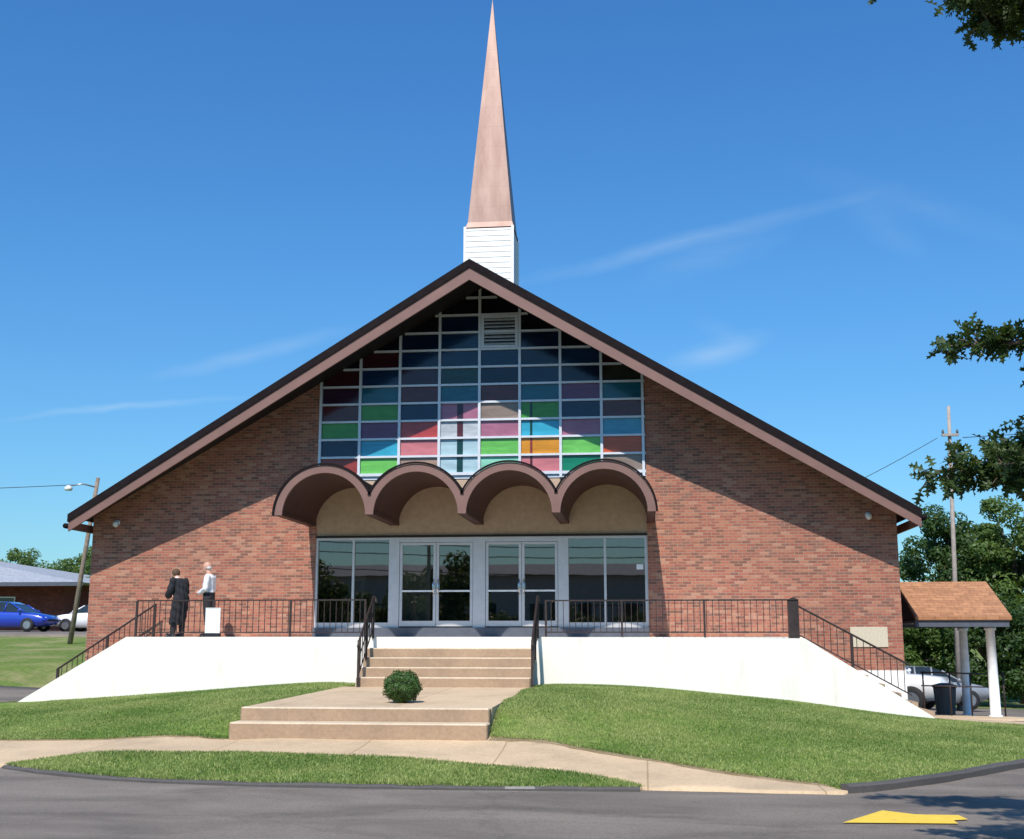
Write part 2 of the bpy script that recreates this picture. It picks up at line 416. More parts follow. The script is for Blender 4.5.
# ------------------------------------------------------------------ terrain height
CP = []
for y in (-60, -40, -22, -8, 2, 8, 13): 
    for x in (-60, -35, -20, -10, -3, 4, 12, 30, 60): CP.append((x, y, 0))
CP += [(-14, 16.5, 0), (-8.7, 16.2, 0), (-6.8, 15.4, 0), (-4.9, 14.9, 0), (-3, 14.9, 0), (-.1, 15, 0), (2.4, 15.3, 0), (3.7, 16.4, 0), (5.4, 18.4, 0), (8, 21, 0), (12, 24, -.03)]
CP += [(-14, 19, .15), (-10.4, 18.9, .15), (-8.9, 19.4, .17), (-6.9, 18.9, .23), (-4.4, 18.6, .25), (-2.4, 18.6, .25), (-.1, 17.2, .13), (2.15, 15.9, .0),
       (-7.86, 17.2, .15), (-5.7, 17.2, .17), (-3.4, 16.9, .15), (-1.15, 16.5, .07)]
CP += [(-14.4, 26.6, .3), (-10, 26.6, .58), (-6.6, 26.6, .77), (-6.6, 25, .72), (-6.6, 22, .68), (-6.7, 20, .52), (-8, 21, .42), (-10, 22, .38), (-14, 22, .2), (-18, 24, .2)]
CP += [(-2.2, 26.6, .75), (-2.2, 24, .77), (-2.2, 21, .72), (-2.1, 19.8, .62), (0, 26.6, .70), (3, 26.6, .44), (6, 26.7, .08), (0, 22, .62), (0, 19.4, .36), (3, 22, .33), (3, 18.5, .15), (6, 22, .05), (9, 26, -.02)]
CP += [(-4.4, 20.5, .45), (-4.4, 23, .45), (-4.4, 26, .45)]
CP += [(8.4, 31, -.1), (8.4, 36, -.35), (10, 45, -.7), (15, 55, -.9), (25, 35, -.4), (25, 55, -1), (20, 25, 0), (40, 60, -1.2), (5, 31, -.1), (-4, 30, .6), (-4, 40, .5), (-13, 35, .6)]
CP += [(-17, 36, 1.2), (-24, 36, 1.3)]
CP += [(-16, 28, .35), (-22, 28, .4), (-16, 31, .5), (-24, 31, .5), (-17, 40, 1.3), (-26, 40, 1.3), (-20, 50, 1.85), (-30, 50, 1.9), (-27, 60, 2.05), (-45, 60, 2.1), (-40, 75, 2.2), (-30, 90, 2.2), (-60, 90, 2.2), (-10, 60, 1.0), (0, 60, .2),
       (120, 100, -1), (120, 0, 0), (-120, 0, 1), (-120, 100, 2), (0, 120, 0), (60, 120, -1), (-60, 140, 2)]
CP = np.array(CP, float)
def phi(r2): return np.sqrt(r2+.3)
_P = CP[:, :2]; _D = ((_P[:, None]-_P[None])**2).sum(-1)
n_ = len(CP); A = np.zeros((n_+1, n_+1)); A[:n_, :n_] = phi(_D)-np.eye(n_)*.02
A[:n_, n_] = 1; A[n_, :n_] = 1
_w = np.linalg.solve(A, np.append(CP[:, 2], 0))
def Hn(xy):
    xy = np.asarray(xy, float).reshape(-1, 2); out = np.empty(len(xy))
    for i in range(0, len(xy), 4000):
        q = xy[i:i+4000]; out[i:i+4000] = phi(((q[:, None]-_P[None])**2).sum(-1))@_w[:n_]+_w[n_]
    r = np.sqrt((xy**2).sum(1)); k = np.clip((r-110)/120, 0, 1)
    return np.clip(out, -2, 2.6)*(1-k)
def H(x, y): return float(Hn([(x, y)])[0])

def surface(name, poly, mt, off=0.0, grid=.4, skirt=.25, label=None, kind='structure', zfun=None):
    """a sheet over polygon poly, draped on the terrain, with a short skirt"""
    P = []
    for i in range(len(poly)):
        a = Vector(poly[i]); b = Vector(poly[(i+1) % len(poly)]); k = max(1, int((b-a).length/grid))
        for j in range(k): P.append(tuple(a.lerp(b, j/k)))
    nb = len(P); xs = [p[0] for p in P]; ys = [p[1] for p in P]
    PA = np.array(P); PB = np.roll(PA, -1, 0)
    gx = np.arange(min(xs)+grid*.5, max(xs), grid); gy = np.arange(min(ys)+grid*.5, max(ys), grid)
    G = np.array([(x, y) for y in gy for x in gx]) if len(gx) and len(gy) else np.zeros((0, 2))
    if len(G): G = G[inside(G, PA)]
    if len(G):
        # keep away from the border
        keep = np.ones(len(G), bool)
        for i in range(0, len(G), 2000):
            q = G[i:i+2000]; d2 = ((q[:, None]-PA[None])**2).sum(-1).min(1); keep[i:i+2000] = d2 > (grid*.35)**2
        G = G[keep]
    pts = [Vector(p) for p in P]+[Vector(p) for p in G]
    res = delaunay_2d_cdt(pts, [], [list(range(nb))], 1, 1e-5)
    vs, fs = res[0], res[2]
    XY = np.array([(v.x, v.y) for v in vs]); Z = (Hn(XY) if zfun is None else np.array([zfun(x, y) for x, y in XY]))+off
    V = [(x, y, z) for (x, y), z in zip(XY, Z)]; F = [list(f) for f in fs]
    F = [f if (V[f[1]][0]-V[f[0]][0])*(V[f[2]][1]-V[f[0]][1])-(V[f[2]][0]-V[f[0]][0])*(V[f[1]][1]-V[f[0]][1]) > 0 else f[::-1] for f in F]
    # skirt
    ec = {}
    for f in F:
        for i in range(len(f)):
            e = (f[i], f[(i+1) % len(f)]); ec[e] = ec.get(e, 0)+1
    bd = [e for e in ec if (e[1], e[0]) not in ec]; mp = {}
    for e in bd:
        for i in e:
            if i not in mp: mp[i] = len(V); V.append((V[i][0], V[i][1], V[i][2]-skirt))
    F += [[e[1], e[0], mp[e[0]], mp[e[1]]] for e in bd]
    b = MB(); b.add(V, F, 0, True)
    o = b.build(name, mt); tag(o, label, None, None, kind)
    return o
def inside(q, poly):
    poly = np.asarray(poly); c = np.zeros(len(q), bool); j = len(poly)-1
    for i in range(len(poly)):
        xi, yi = poly[i]; xj, yj = poly[j]
        if yi != yj:
            t = ((yi > q[:, 1]) != (yj > q[:, 1])) & (q[:, 0] < (xj-xi)*(q[:, 1]-yi)/(yj-yi)+xi); c ^= t
        j = i
    return c
def smooth_poly(pts, it=2):
    for _ in range(it):
        o = []
        for i in range(len(pts)-1):
            a, b = pts[i], pts[i+1]; o += [(a[0]*.75+b[0]*.25, a[1]*.75+b[1]*.25), (a[0]*.25+b[0]*.75, a[1]*.25+b[1]*.75)]
        pts = [pts[0]]+o+[pts[-1]]
    return pts

# ---- base ground to the horizon
ax = np.unique(np.concatenate([np.arange(-60, 60.1, 1.0), np.array([-1500, -900, -500, -300, -200, -150, -120, -100, -80, -70, 70, 80, 100, 120, 150, 200, 300, 500, 900, 1500])]))
ay = np.unique(np.concatenate([np.arange(-60, 100.1, 1.0), np.array([-1500, -900, -500, -300, -200, -150, -100, -80, 110, 120, 150, 200, 300, 500, 900, 1500])]))
GX, GY = np.meshgrid(ax, ay); xy = np.stack([GX.ravel(), GY.ravel()], 1)
gz = Hn(xy)-.10
V = np.column_stack([xy, gz]); nx_, ny_ = len(ax), len(ay)
idx = np.arange(nx_*ny_).reshape(ny_, nx_)
F = np.stack([idx[:-1, :-1], idx[:-1, 1:], idx[1:, 1:], idx[1:, :-1]], -1).reshape(-1, 4)
tag(fastmesh('ground', V, F, 'bank', smooth=True), None, None, None, 'structure')

surface('road', [(-45, -45), (45, -45), (45, 47), (6.3, 47), (6.3, 29.5), (-14, 29.5), (-14.5, 31), (-45, 31), (-45, 20)], 'asphalt', 0, 1.0)
surface('parking_lot', [(-70, 51), (-17, 51), (-17, 66), (-70, 66)], 'asphalt', 0, 2.0)

back = smooth_poly([(-16, 18.6), (-10.4, 18.95), (-8.9, 19.2), (-6.9, 18.95), (-6.45, 18.75), (-2.4, 18.75), (-1.5, 18.4), (-.1, 17.35), (1.1, 16.4), (2.15, 15.75), (2.5, 15.3)], 1)
front = smooth_poly([(-.05, 15.2), (-.35, 15.75), (-1.15, 16.45), (-3.4, 16.95), (-5.7, 17.3), (-7.86, 17.3), (-8.8, 16.9), (-9.4, 16.2), (-16, 16.0)], 1)
surface('sidewalk', [(x, y+.22) for x, y in back]+[(2.3, 15.1)]+front, 'sidewalk', .03, .3, .2)
curbL = smooth_poly([(-8.95, 16.55), (-7.9, 15.9), (-6.8, 15.45), (-4.9, 15.02), (-3, 14.98), (-1.3, 15.05), (-.1, 15.12)], 1)
strip = curbL+[p for p in front if p[1] < 18 and p[0] > -8.9][0:]
stripP = [(x, y+.1) for x, y in curbL]+front[1:-3]
stripP = [(x, y+.08) for x, y in curbL]+smooth_poly([(-.2, 15.35), (-.45, 15.75), (-1.2, 16.35), (-3.4, 16.85), (-5.7, 17.2), (-7.8, 17.2), (-8.6, 16.9)], 1)
surface('verge', stripP, 'lawn_soil', .05, .3, .2)
lawnL = [(-18, 18.9), (-14, 18.85)]+smooth_poly([(-10.4, 19.05), (-8.9, 19.35), (-7.2, 19.1), (-6.5, 18.72)], 1)+[(-6.47, 19.2), (-6.45, 20.5), (-6.44, 26.9), (-14.6, 26.9), (-18, 26.9)]
surface('left_lawn', lawnL, 'lawn_soil', .05, .3, .3)
curbR = smooth_poly([(2.35, 15.3), (2.75, 15.55), (3.75, 16.5), (4.6, 17.5), (5.5, 18.7), (8, 21.5), (11, 24.2)], 1)
lawnR = [(-2.38, 18.8)]+smooth_poly([(-1.5, 18.5), (-.1, 17.42), (1.1, 16.5), (2.2, 15.85)], 1)+[(x-.05, y+.1) for x, y in curbR]+[(10, 25.2), (7, 26.2), (6.2, 26.9), (-2.38, 26.9)]
surface('right_lawn', lawnR, 'lawn_soil', .05, .3, .3)
surface('path', [(6.05, 26.75), (7, 26.3), (10, 25.3), (11.2, 24.4), (13, 25), (10.5, 27.3), (7.2, 28.6), (6.3, 28.9)], 'sidewalk', .04, .4, .15)
surface('carport_floor', [(6.0, 29.3), (7.2, 28.7), (9.3, 29.8), (9.3, 35), (6.0, 35)], 'sidewalk', .03, .5, .1)

def ribbon_curb(name, pts, w=.15, h=.11, mt='curb', label=None):
    b = MB(); n = len(pts); vs = []
    pv = [Vector((x, y, 0)) for x, y in pts]
    fine = []
    for i in range(n-1):
        k = max(1, int((pv[i+1]-pv[i]).length/.25))
        for j in range(k): fine.append(pv[i].lerp(pv[i+1], j/k))
    fine.append(pv[-1]); n = len(fine)
    for i, p in enumerate(fine):
        d = (fine[min(i+1, n-1)]-fine[max(i-1, 0)]).normalized(); s = Vector((-d.y, d.x, 0)); z = H(p.x, p.y)
        j = random.uniform(-.008, .008)
        for a, zz in ((-w*.5, -.2), (-w*.5, h-.02+j), (-w*.5+.03, h+j), (w*.5, h+j), (w*.5, -.2)): vs.append(p+s*a+Vector((0, 0, z+zz)))
    fs = [(i*5+k, (i+1)*5+k, (i+1)*5+k+1, i*5+k+1) for i in range(n-1) for k in range(4)]
    fs = [f[::-1] for f in fs]+[(0, 1, 2, 3, 4), tuple((n-1)*5+k for k in (4, 3, 2, 1, 0))]
    chip = False; b.add(vs, fs, 0)
    for i, f in enumerate(b.f):
        seg = (i//4) if i < (n-1)*4 else 0
        if i % 4 == 0: chip = h < .1 and random.random() < .04
        if chip and i % 4 in (1, 2): b.m[i] = 1
    o = b.build(name, ['curb', 'curb_chip'])
    return tag(o, None, None, None, 'structure')
ribbon_curb('verge_kerb', curbL, .11, .05)
ribbon_curb('lawn_kerb', curbR, .15, .095)

# worn soil and dry clippings where the lawns meet the footpath
MT['edge_soil'] = grass_ground('edge_soil', (.22, .17, .09), (.40, .31, .20), .42, 3)
def fringe(curve, w, seed):
    rg = np.random.default_rng(seed); c = []
    for i in range(len(curve)-1):
        a, b_ = Vector(curve[i]), Vector(curve[i+1]); k = max(1, int((b_-a).length/.14))
        for j in range(k): c.append(a.lerp(b_, j/k))
    c.append(Vector(curve[-1])); lo, hi = [], []
    for i, p in enumerate(c):
        d = (c[min(i+1, len(c)-1)]-c[max(i-1, 0)]).normalized(); n = Vector((-d.y, d.x))
        q = w*(.35+.45*abs(math.sin(i*.21+seed))+.35*rg.uniform()); lo.append(tuple(p-n*q)); hi.append(tuple(p+n*.06))
    surface('soil_edge', lo+hi[::-1], 'edge_soil', .042, .12, .02)
fringe([(-13, 18.85)]+[(x, y) for x, y in smooth_poly([(-10.4, 19.05), (-8.9, 19.35), (-7.2, 19.1), (-6.55, 18.75)], 1)], .10, 1)
fringe([(x, y) for x, y in smooth_poly([(-2.35, 18.75), (-1.5, 18.5), (-.1, 17.42), (1.1, 16.5), (2.15, 15.88)], 1)], .16, 2)
# grass blades on the lawns
def blades(name, poly, off, dens, hh=.055, label=None):
    poly = np.array(poly); x0, y0 = poly.min(0); x1, y1 = poly.max(0)
    x0 = max(x0, -13.5); x1 = min(x1, 9)
    n = int((x1-x0)*(y1-y0)*dens); q = np.column_stack([rng.uniform(x0, x1, n), rng.uniform(y0, y1, n)])
    q = q[inside(q, poly)]
    ed = []
    for i in range(len(poly)):
        a_, c_ = poly[i], poly[(i+1) % len(poly)]; m_ = int(np.hypot(*(c_-a_))*420)
        if m_ and -14 < (a_[0]+c_[0])/2 < 10: ed.append(a_+(c_-a_)*rng.uniform(0, 1, (m_, 1))+rng.normal(0, .03, (m_, 2)))
    if ed: q = np.vstack([q]+ed)
    n = len(q); z = Hn(q)+off-.005
    a = rng.uniform(0, 2*np.pi, n); lean = rng.normal(0, .45, (n, 2)); pch = .6+.5*np.sin(q[:, 0]*1.7+np.cos(q[:, 1]*1.3)*2)*np.sin(q[:, 1]*2.1)
    h = hh*rng.uniform(.5, 1.25, n)*(.75+.25*pch); w = .007
    c = np.column_stack([q, z]); d = np.column_stack([np.cos(a), np.sin(a), np.zeros(n)])*w
    tip = c+np.column_stack([lean[:, 0]*h, lean[:, 1]*h, h])
    V = np.stack([c-d, c+d, tip], 1).reshape(-1, 3); F = np.arange(3*n).reshape(-1, 3)
    o = fastmesh(name, V, F, 'grass_blade'); tag(o, label, 'grass', None, 'stuff'); return o
blades('grass', lawnL, .05, 1900, .036, 'green grass of the sloping lawn left of the front steps')
blades('grass', lawnR, .05, 2100, .038, 'green grass of the sloping lawn right of the front steps')
blades('grass', stripP, .05, 3000, .042, 'narrow crescent of grass between the kerb and the footpath')

# painted arrow on the road
b = MB(); z = .006
def hz(x, y): return H(x, y)+.012
def flat(b, pts, dz=0): b.add([(x, y, hz(x, y)+dz) for x, y in pts], [tuple(range(len(pts)))])
flat(b, [(1.94, 12.88), (3.07, 12.90), (3.08, 13.12), (3.24, 13.2), (3.22, 13.5), (2.78, 13.52), (2.50, 13.79)])
tag(b.build('painted_arrow', 'yellow'), 'worn yellow arrow painted on the asphalt beside the tree shadow', 'road marking')

# ------------------------------------------------------------------ church
church = tag(empty('church', (XC, W, 0)), 'red brick church with steep gable, stained glass wall, arched canopy and copper spire', 'church')
XL, XR = -13.81, 5.93; HW = (XR-XL)/2
XM = (XL+XR)/2
SL = .5745; ZR = 10.57
def roof_z(x): return ZR-SL*abs(x-XM)        # top of the roof slab
YB = 52.0
GX0, GX1 = -8.04, .10                        # entry + glass bay
b = MB()
TH = .47                                      # slab + fascia depth
zw = lambda x: roof_z(x)-.07
# front brick left and right of the bay
b.prism_y([(XL, 1.07), (GX0, 1.07), (GX0, zw(GX0)), (XL, zw(XL))], W, W+.3)
b.prism_y([(GX1, 1.07), (XR, 1.07), (XR, zw(XR)), (GX1, zw(GX1))], W, W+.3)
b.box(XL, XL+.3, W+.3, YB, 1.07, zw(XL)); b.box(XR-.3, XR, W+.3, YB, 1.07, zw(XR))
b.prism_y([(XL, 1.07), (XR, 1.07), (XR, zw(XR)), (XM, zw(XM)), (XL, zw(XL))], YB, YB+.3)
b.build('brick_wall', 'brick', church)
b = MB()
b.box(XL-.02, GX0, W-.02, W+.28, -1, 1.07); b.box(GX1, XR+.02, W-.02, W+.28, -1, 1.07); b.box(GX0, GX1, W-.02, W+.28, -1, 1.8)
b.box(XL-.02, XL+.28, W+.28, YB+.3, -1.5, 1.07); b.box(XR-.28, XR+.02, W+.28, YB+.3, -1.5, 1.07)
b.build('foundation', 'white', church)
# roof: two slabs with a prow front edge
YP, YE = 26.88, 28.07; XO = .38; XOL = .22
b = MB()
for s in (-1, 1):
    xe = XM+s*(HW+(XO if s > 0 else XOL))
    def pt(x, y, dz): return (x, y, roof_z(x)+dz)
    for (dz0, dz1, mi, ins) in ((-.06, 0, 0, 0),):
        v = [pt(XM, YP, dz0), pt(xe, YE, dz0), pt(xe, YB+.8, dz0), pt(XM, YB+.8, dz0), pt(XM, YP, dz1), pt(xe, YE, dz1), pt(xe, YB+.8, dz1), pt(XM, YB+.8, dz1)]
        b.add(v, [(0, 1, 2, 3), (7, 6, 5, 4), (0, 4, 5, 1), (1, 5, 6, 2), (2, 6, 7, 3)] if s < 0 else [(3, 2, 1, 0), (4, 5, 6, 7), (1, 5, 4, 0), (2, 6, 5, 1), (3, 7, 6, 2)])

roof = b.build('roof', ['shingle_dark'], church)
# dark metal drip edge over the fascia
b = MB()
for s in (-1, 1):
    xe = XM+s*(HW+(XO if s > 0 else XOL)); e = .035
    v = [(XM, YP-e, roof_z(XM)-.18), (xe, YE-e, roof_z(xe)-.17), (xe, YE-e, roof_z(xe)+.02), (XM, YP-e, roof_z(XM)+.02),
         (XM, YP+.05, roof_z(XM)-.18), (xe, YE+.05, roof_z(xe)-.17), (xe, YE+.05, roof_z(xe)+.02), (XM, YP+.05, roof_z(XM)+.02)]
    f = [(0, 1, 2, 3), (3, 2, 6, 7), (1, 5, 6, 2), (0, 4, 5, 1)]
    b.add(v, f if s > 0 else [q[::-1] for q in f])
b.build('roof_edge', 'roof_edge', church)
# fascia boards, front and the eaves
for s in (-1, 1):
    b = MB(); xe = XM+s*(HW+(XO if s > 0 else XOL)-.02); t0, t1 = -.165, -.48
    v = [(XM, YP+.0, roof_z(XM)+t1), (xe, YE, roof_z(xe)+t1+.07), (xe, YE, roof_z(xe)+t0), (XM, YP, roof_z(XM)+t0),
         (XM, YP+.06, roof_z(XM)+t1), (xe, YE+.06, roof_z(xe)+t1+.07), (xe, YE+.06, roof_z(xe)+t0), (XM, YP+.06, roof_z(XM)+t0)]
    f = [(0, 1, 2, 3), (4, 7, 6, 5), (0, 4, 5, 1), (1, 5, 6, 2)]
    b.add(v, f if s > 0 else [q[::-1] for q in f])
    b.build('fascia', 'fascia', church)
for s in (-1, 1):
    b = MB(); xe = XM+s*(HW+(XO if s > 0 else XOL)-.02); a, c = sorted((xe, xe-s*.05)); b.box(a, c, YE+.06, YB+.7, roof_z(xe)-.36, roof_z(xe)-.17); b.build('fascia', 'fascia', church)
# soffit under the overhang
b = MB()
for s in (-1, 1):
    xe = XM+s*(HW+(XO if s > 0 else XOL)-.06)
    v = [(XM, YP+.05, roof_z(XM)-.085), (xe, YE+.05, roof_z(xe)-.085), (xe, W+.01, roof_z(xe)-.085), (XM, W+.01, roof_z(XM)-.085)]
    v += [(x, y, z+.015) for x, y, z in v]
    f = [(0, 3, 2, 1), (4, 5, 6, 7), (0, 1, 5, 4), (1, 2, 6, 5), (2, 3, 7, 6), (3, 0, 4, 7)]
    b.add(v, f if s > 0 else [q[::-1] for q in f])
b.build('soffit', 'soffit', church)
# gutter ends at the eaves
for s in (-1, 1):
    b = MB(); x = XM+s*(HW+(XO if s > 0 else XOL)+.05); z = roof_z(XM+HW+XO)-.17
    b.tube([(x, YE-.02, z), (x, YB, z)], .065, 10); b.build('gutter', 'roof_edge', church)

# stained glass wall ---------------------------------------------------------
cols = [-8.0+1.006*k for k in range(9)]
rows = [5.78+.4475*k for k in range(11)]
win = tag(MB().box(GX0, GX1, W+.02, W+.06, 5.66, 5.74).build('stained_glass_window', 'lead', church), 'gable-wide window of coloured rectangular panes, its upper rows in shade')
def under(x): return roof_z(x)-.09
b = MB()
bw = .032
for i, x in enumerate(cols):
    ztop = max(under(x-bw), under(x+bw)) if abs(x-XM) > .1 else under(XM)
    z1 = ztop
    b.box(x-bw, x+bw, W-.04, W+.10, 5.66, z1)
for j, z in enumerate(rows):
    # half width at this height
    hw_ = min((ZR-.09-z)/SL, 4.1)
    if hw_ < .2: continue
    h = bw if j else .045
    b.box(max(GX0, XM-hw_), min(GX1, XM+hw_), W-.028, W+.08, z-h*.8, z+h*.8)
b.build('window_grid', 'lead', win)
tbl = [ # rows from the bottom
 ['brownred', 'lime', 'tan', 'ice', 'mint', 'pink', 'emerald', 'taupe'],
 ['navy', 'cyan', 'pink', 'ice', 'lime', 'orange', 'lime', 'amber'],
 ['green', 'purple', 'red', 'pale', 'mauve', 'cyan', 'mauve', 'sky'],
 ['maroon', 'green', 'navy', 'mauve', 'taupe', 'green', 'navy', 'maroon'],
 ['dpurple', 'teal', 'maroon', 'teal', 'maroon', 'teal', 'purple', 'teal'],
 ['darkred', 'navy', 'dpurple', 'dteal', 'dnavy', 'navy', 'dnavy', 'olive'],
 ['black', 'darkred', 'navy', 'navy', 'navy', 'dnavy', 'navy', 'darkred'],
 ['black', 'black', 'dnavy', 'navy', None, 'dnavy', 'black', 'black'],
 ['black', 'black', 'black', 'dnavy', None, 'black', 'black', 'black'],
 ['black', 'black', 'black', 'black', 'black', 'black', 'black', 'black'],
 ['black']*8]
names = sorted(PC); b = MB()
for j, rw in enumerate(tbl):
    z0 = rows[j] if j < len(rows) else rows[-1]+.4475*(j-10); z1 = z0+.4475
    for i, c in enumerate(rw):
        if c is None: continue
        x0, x1 = cols[i], cols[i+1]; y = W+.03
        t0, t1 = under(x0), under(x1)
        # clip the pane to the roof slope
        pts = [(x0, z0), (x1, z0), (x1, min(z1, t1)), (x0, min(z1, t0))]
        poly = []
        quad = [(x0, z0), (x1, z0), (x1, z1), (x0, z1)]
        def ins(p): return p[1] <= under(p[0])+1e-6
        for k in range(4):
            p, q = quad[k], quad[(k+1) % 4]
            if ins(p): poly.append(p)
            if ins(p) != ins(q):
                lo, hi = 0., 1.
                for _ in range(30):
                    mid = (lo+hi)/2; r_ = (p[0]+(q[0]-p[0])*mid, p[1]+(q[1]-p[1])*mid)
                    if ins(r_) == ins(p): lo = mid
                    else: hi = mid
                poly.append(r_)
        if len(poly) < 3: continue
        ty, tz = random.uniform(-.003, .003), random.uniform(-.004, .004)
        b.add([(px, y+(px-x0)*ty+(pz-z0)*tz, pz) for px, pz in poly], [tuple(range(len(poly)))], names.index(c))
        if (i, j) in ((3, 0), (3, 1), (3, 2), (3, 3), (5, 0), (5, 1), (5, 2), (5, 3)):   # dark strip set in the glass
            cxm = x0+(.52 if i == 3 else .28); wd = .075 if i == 3 else .03
            dk = {'pale': 'maroon', 'ice': 'dteal', 'mauve': 'dpurple', 'orange': 'brownred', 'pink': 'maroon', 'cyan': 'dteal', 'green': 'dteal'}.get(c, 'navy')
            b.add([(cxm-wd, y-.006, z0), (cxm+wd, y-.006, z0), (cxm+wd, y-.006, z1), (cxm-wd, y-.006, z1)], [(0, 1, 2, 3)], names.index(dk))
b.build('coloured_panes', ['pane_'+k for k in names], win)
b = MB(); lx0, lx1, lz0, lz1 = cols[4]+.04, cols[5]-.04, rows[7]+.03, rows[9]-.03
b.box(lx0, lx0+.07, W-.05, W+.1, lz0, lz1); b.box(lx1-.07, lx1, W-.05, W+.1, lz0, lz1); b.box(lx0+.07, lx1-.07, W-.05, W+.1, lz1-.06, lz1); b.box(lx0+.07, lx1-.07, W-.05, W+.1, lz0, lz0+.06)
vb = MB().box(lx0+.07, lx1-.07, W+.08, W+.1, lz0+.06, lz1-.06)
for k in range(8):
    z = lz0+.08+k*.088
    b.add([(lx0+.07, W-.035, z), (lx1-.07, W-.035, z), (lx1-.07, W+.03, z+.05), (lx0+.07, W+.03, z+.05), (lx0+.07, W-.035, z+.014), (lx1-.07, W-.035, z+.014), (lx1-.07, W+.03, z+.064), (lx0+.07, W+.03, z+.064)], [(3, 2, 1, 0), (4, 5, 6, 7), (0, 1, 5, 4)])
lv = b.build('louvre_vent', 'lead', win); MB.build(vb, 'vent_backing', 'dark', win)
# closed dark nave behind the glass so that no daylight leaks
MB().prism_y([(GX0-.2, 5.2), (GX1+.2, 5.2), (GX1+.2, under(GX1+.2)-.05), (XM, under(XM)-.05), (GX0-.2, under(GX0-.2)-.05)], W+.35, W+.4).build('inner_wall', 'dark', church)

# stucco panel and bands above the doors
b = MB(); b.box(GX0, GX1, W+.04, W+.2, 4.27, 5.66); b.build('stucco_panel', 'stucco', church)
# canopy of four barrel vaults
can = tag(empty('canopy', (0, 0, 0)), 'scalloped canopy of four brown barrel arches over the entrance'); can.parent = church; can.location = Vector((XM, W-1.4, 4.5))-church.location
YC0, YC1 = 26.2, W+.04; XK = XM-.035; c0 = XK-3*1.045; ZS = 4.515
for k in range(4):
    cx = c0+k*2.09; ro, ri = 1.13, .955
    n = 28
    th_ = math.acos(1.045/ro)
    b = MB()
    t_a, t_b = (0 if k == 3 else th_), (math.pi if k == 0 else math.pi-th_)
    A_ = [t_a+(t_b-t_a)*i/n for i in range(n+1)]
    # vault shell: outer (dark roofing) and inner (soffit)
    def P(r, t, y): return (cx+r*math.cos(t), y, ZS+r*1.0*math.sin(t))
    B_ = [math.pi*i/n for i in range(n+1)]
    outer = [P(ro-.02, t, YC0+.08) for t in A_]+[P(ro-.02, t, YC1) for t in A_]
    b.add(outer, [(i, i+1, n+1+i+1, n+1+i) for i in range(n)], 1, True)
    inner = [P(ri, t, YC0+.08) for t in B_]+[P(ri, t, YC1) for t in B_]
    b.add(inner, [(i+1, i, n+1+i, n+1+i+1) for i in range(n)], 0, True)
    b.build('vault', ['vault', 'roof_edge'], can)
    # front arch band, with legs
    b = MB()
    lo = [(cx+(ro if k == 3 else 1.045), 4.52)]+[(P(ro, t, 0)[0], P(ro, t, 0)[2]) for t in A_]+[(cx-(ro if k == 0 else 1.045), 4.52)]
    li = [(cx+ri, 4.52)]+[(P(ri, B_[i], 0)[0], P(ri, B_[i], 0)[2]) for i in range(n+1)]+[(cx-ri, 4.52)]
    m = len(lo); vs = [(x, YC0, z) for x, z in lo]+[(x, YC0, z) for x, z in li]+[(x, YC0+.10, z) for x, z in lo]+[(x, YC0+.10, z) for x, z in li]
    fs = []
    for i in range(m-1):
        fs += [(i, m+i, m+i+1, i+1), (2*m+i, i, i+1, 2*m+i+1) if False else (i, i+1, 2*m+i+1, 2*m+i), (m+i+1, m+i, 3*m+i, 3*m+i+1)]
    fs += [(0, 2*m, 3*m, m), (m-1, 2*m-1, 4*m-1, 3*m-1)]
    b.add([(x, y, z) for x, y, z in vs], [f[::-1] for f in fs]); b.build('arch_band', 'fascia', can)
    # thin dark roofing lip over the band
    b = MB(); A2 = A_
    v = []
    for r_, y in ((ro, YC0-.03), (ro+.045, YC0-.03), (ro+.045, YC0+.2), (ro, YC0+.2)):
        v += [(cx+r_*math.cos(t), y, ZS+r_*math.sin(t)) for t in A2]
    q = n+1; b.add(v, [(i, i+1, q+i+1, q+i) for i in range(n)]+[(q+i, q+i+1, 2*q+i+1, 2*q+i) for i in range(n)]); b.build('arch_lip', 'roof_edge', can)
for k in range(5):   # valley beams between the vaults, running back to the wall
    x = XK+(k-2)*2.09; w0 = .11
    a, c = (x-w0, x+w0) if 0 < k < 4 else ((x-.08, x+w0) if k == 0 else (x-w0, x+.08))
    b = MB(); b.box(a, c, YC0+.1, YC1, 4.525, 4.62)
    if k in (0, 4):
        e = x if k == 0 else x; o_ = (x-.08, x-.02) if k == 0 else (x+.02, x+.08)
        b.box(o_[0], o_[1], YC0+.1, YC1, 4.60, 4.8)
    b.build('valley_beam', 'vault', can)

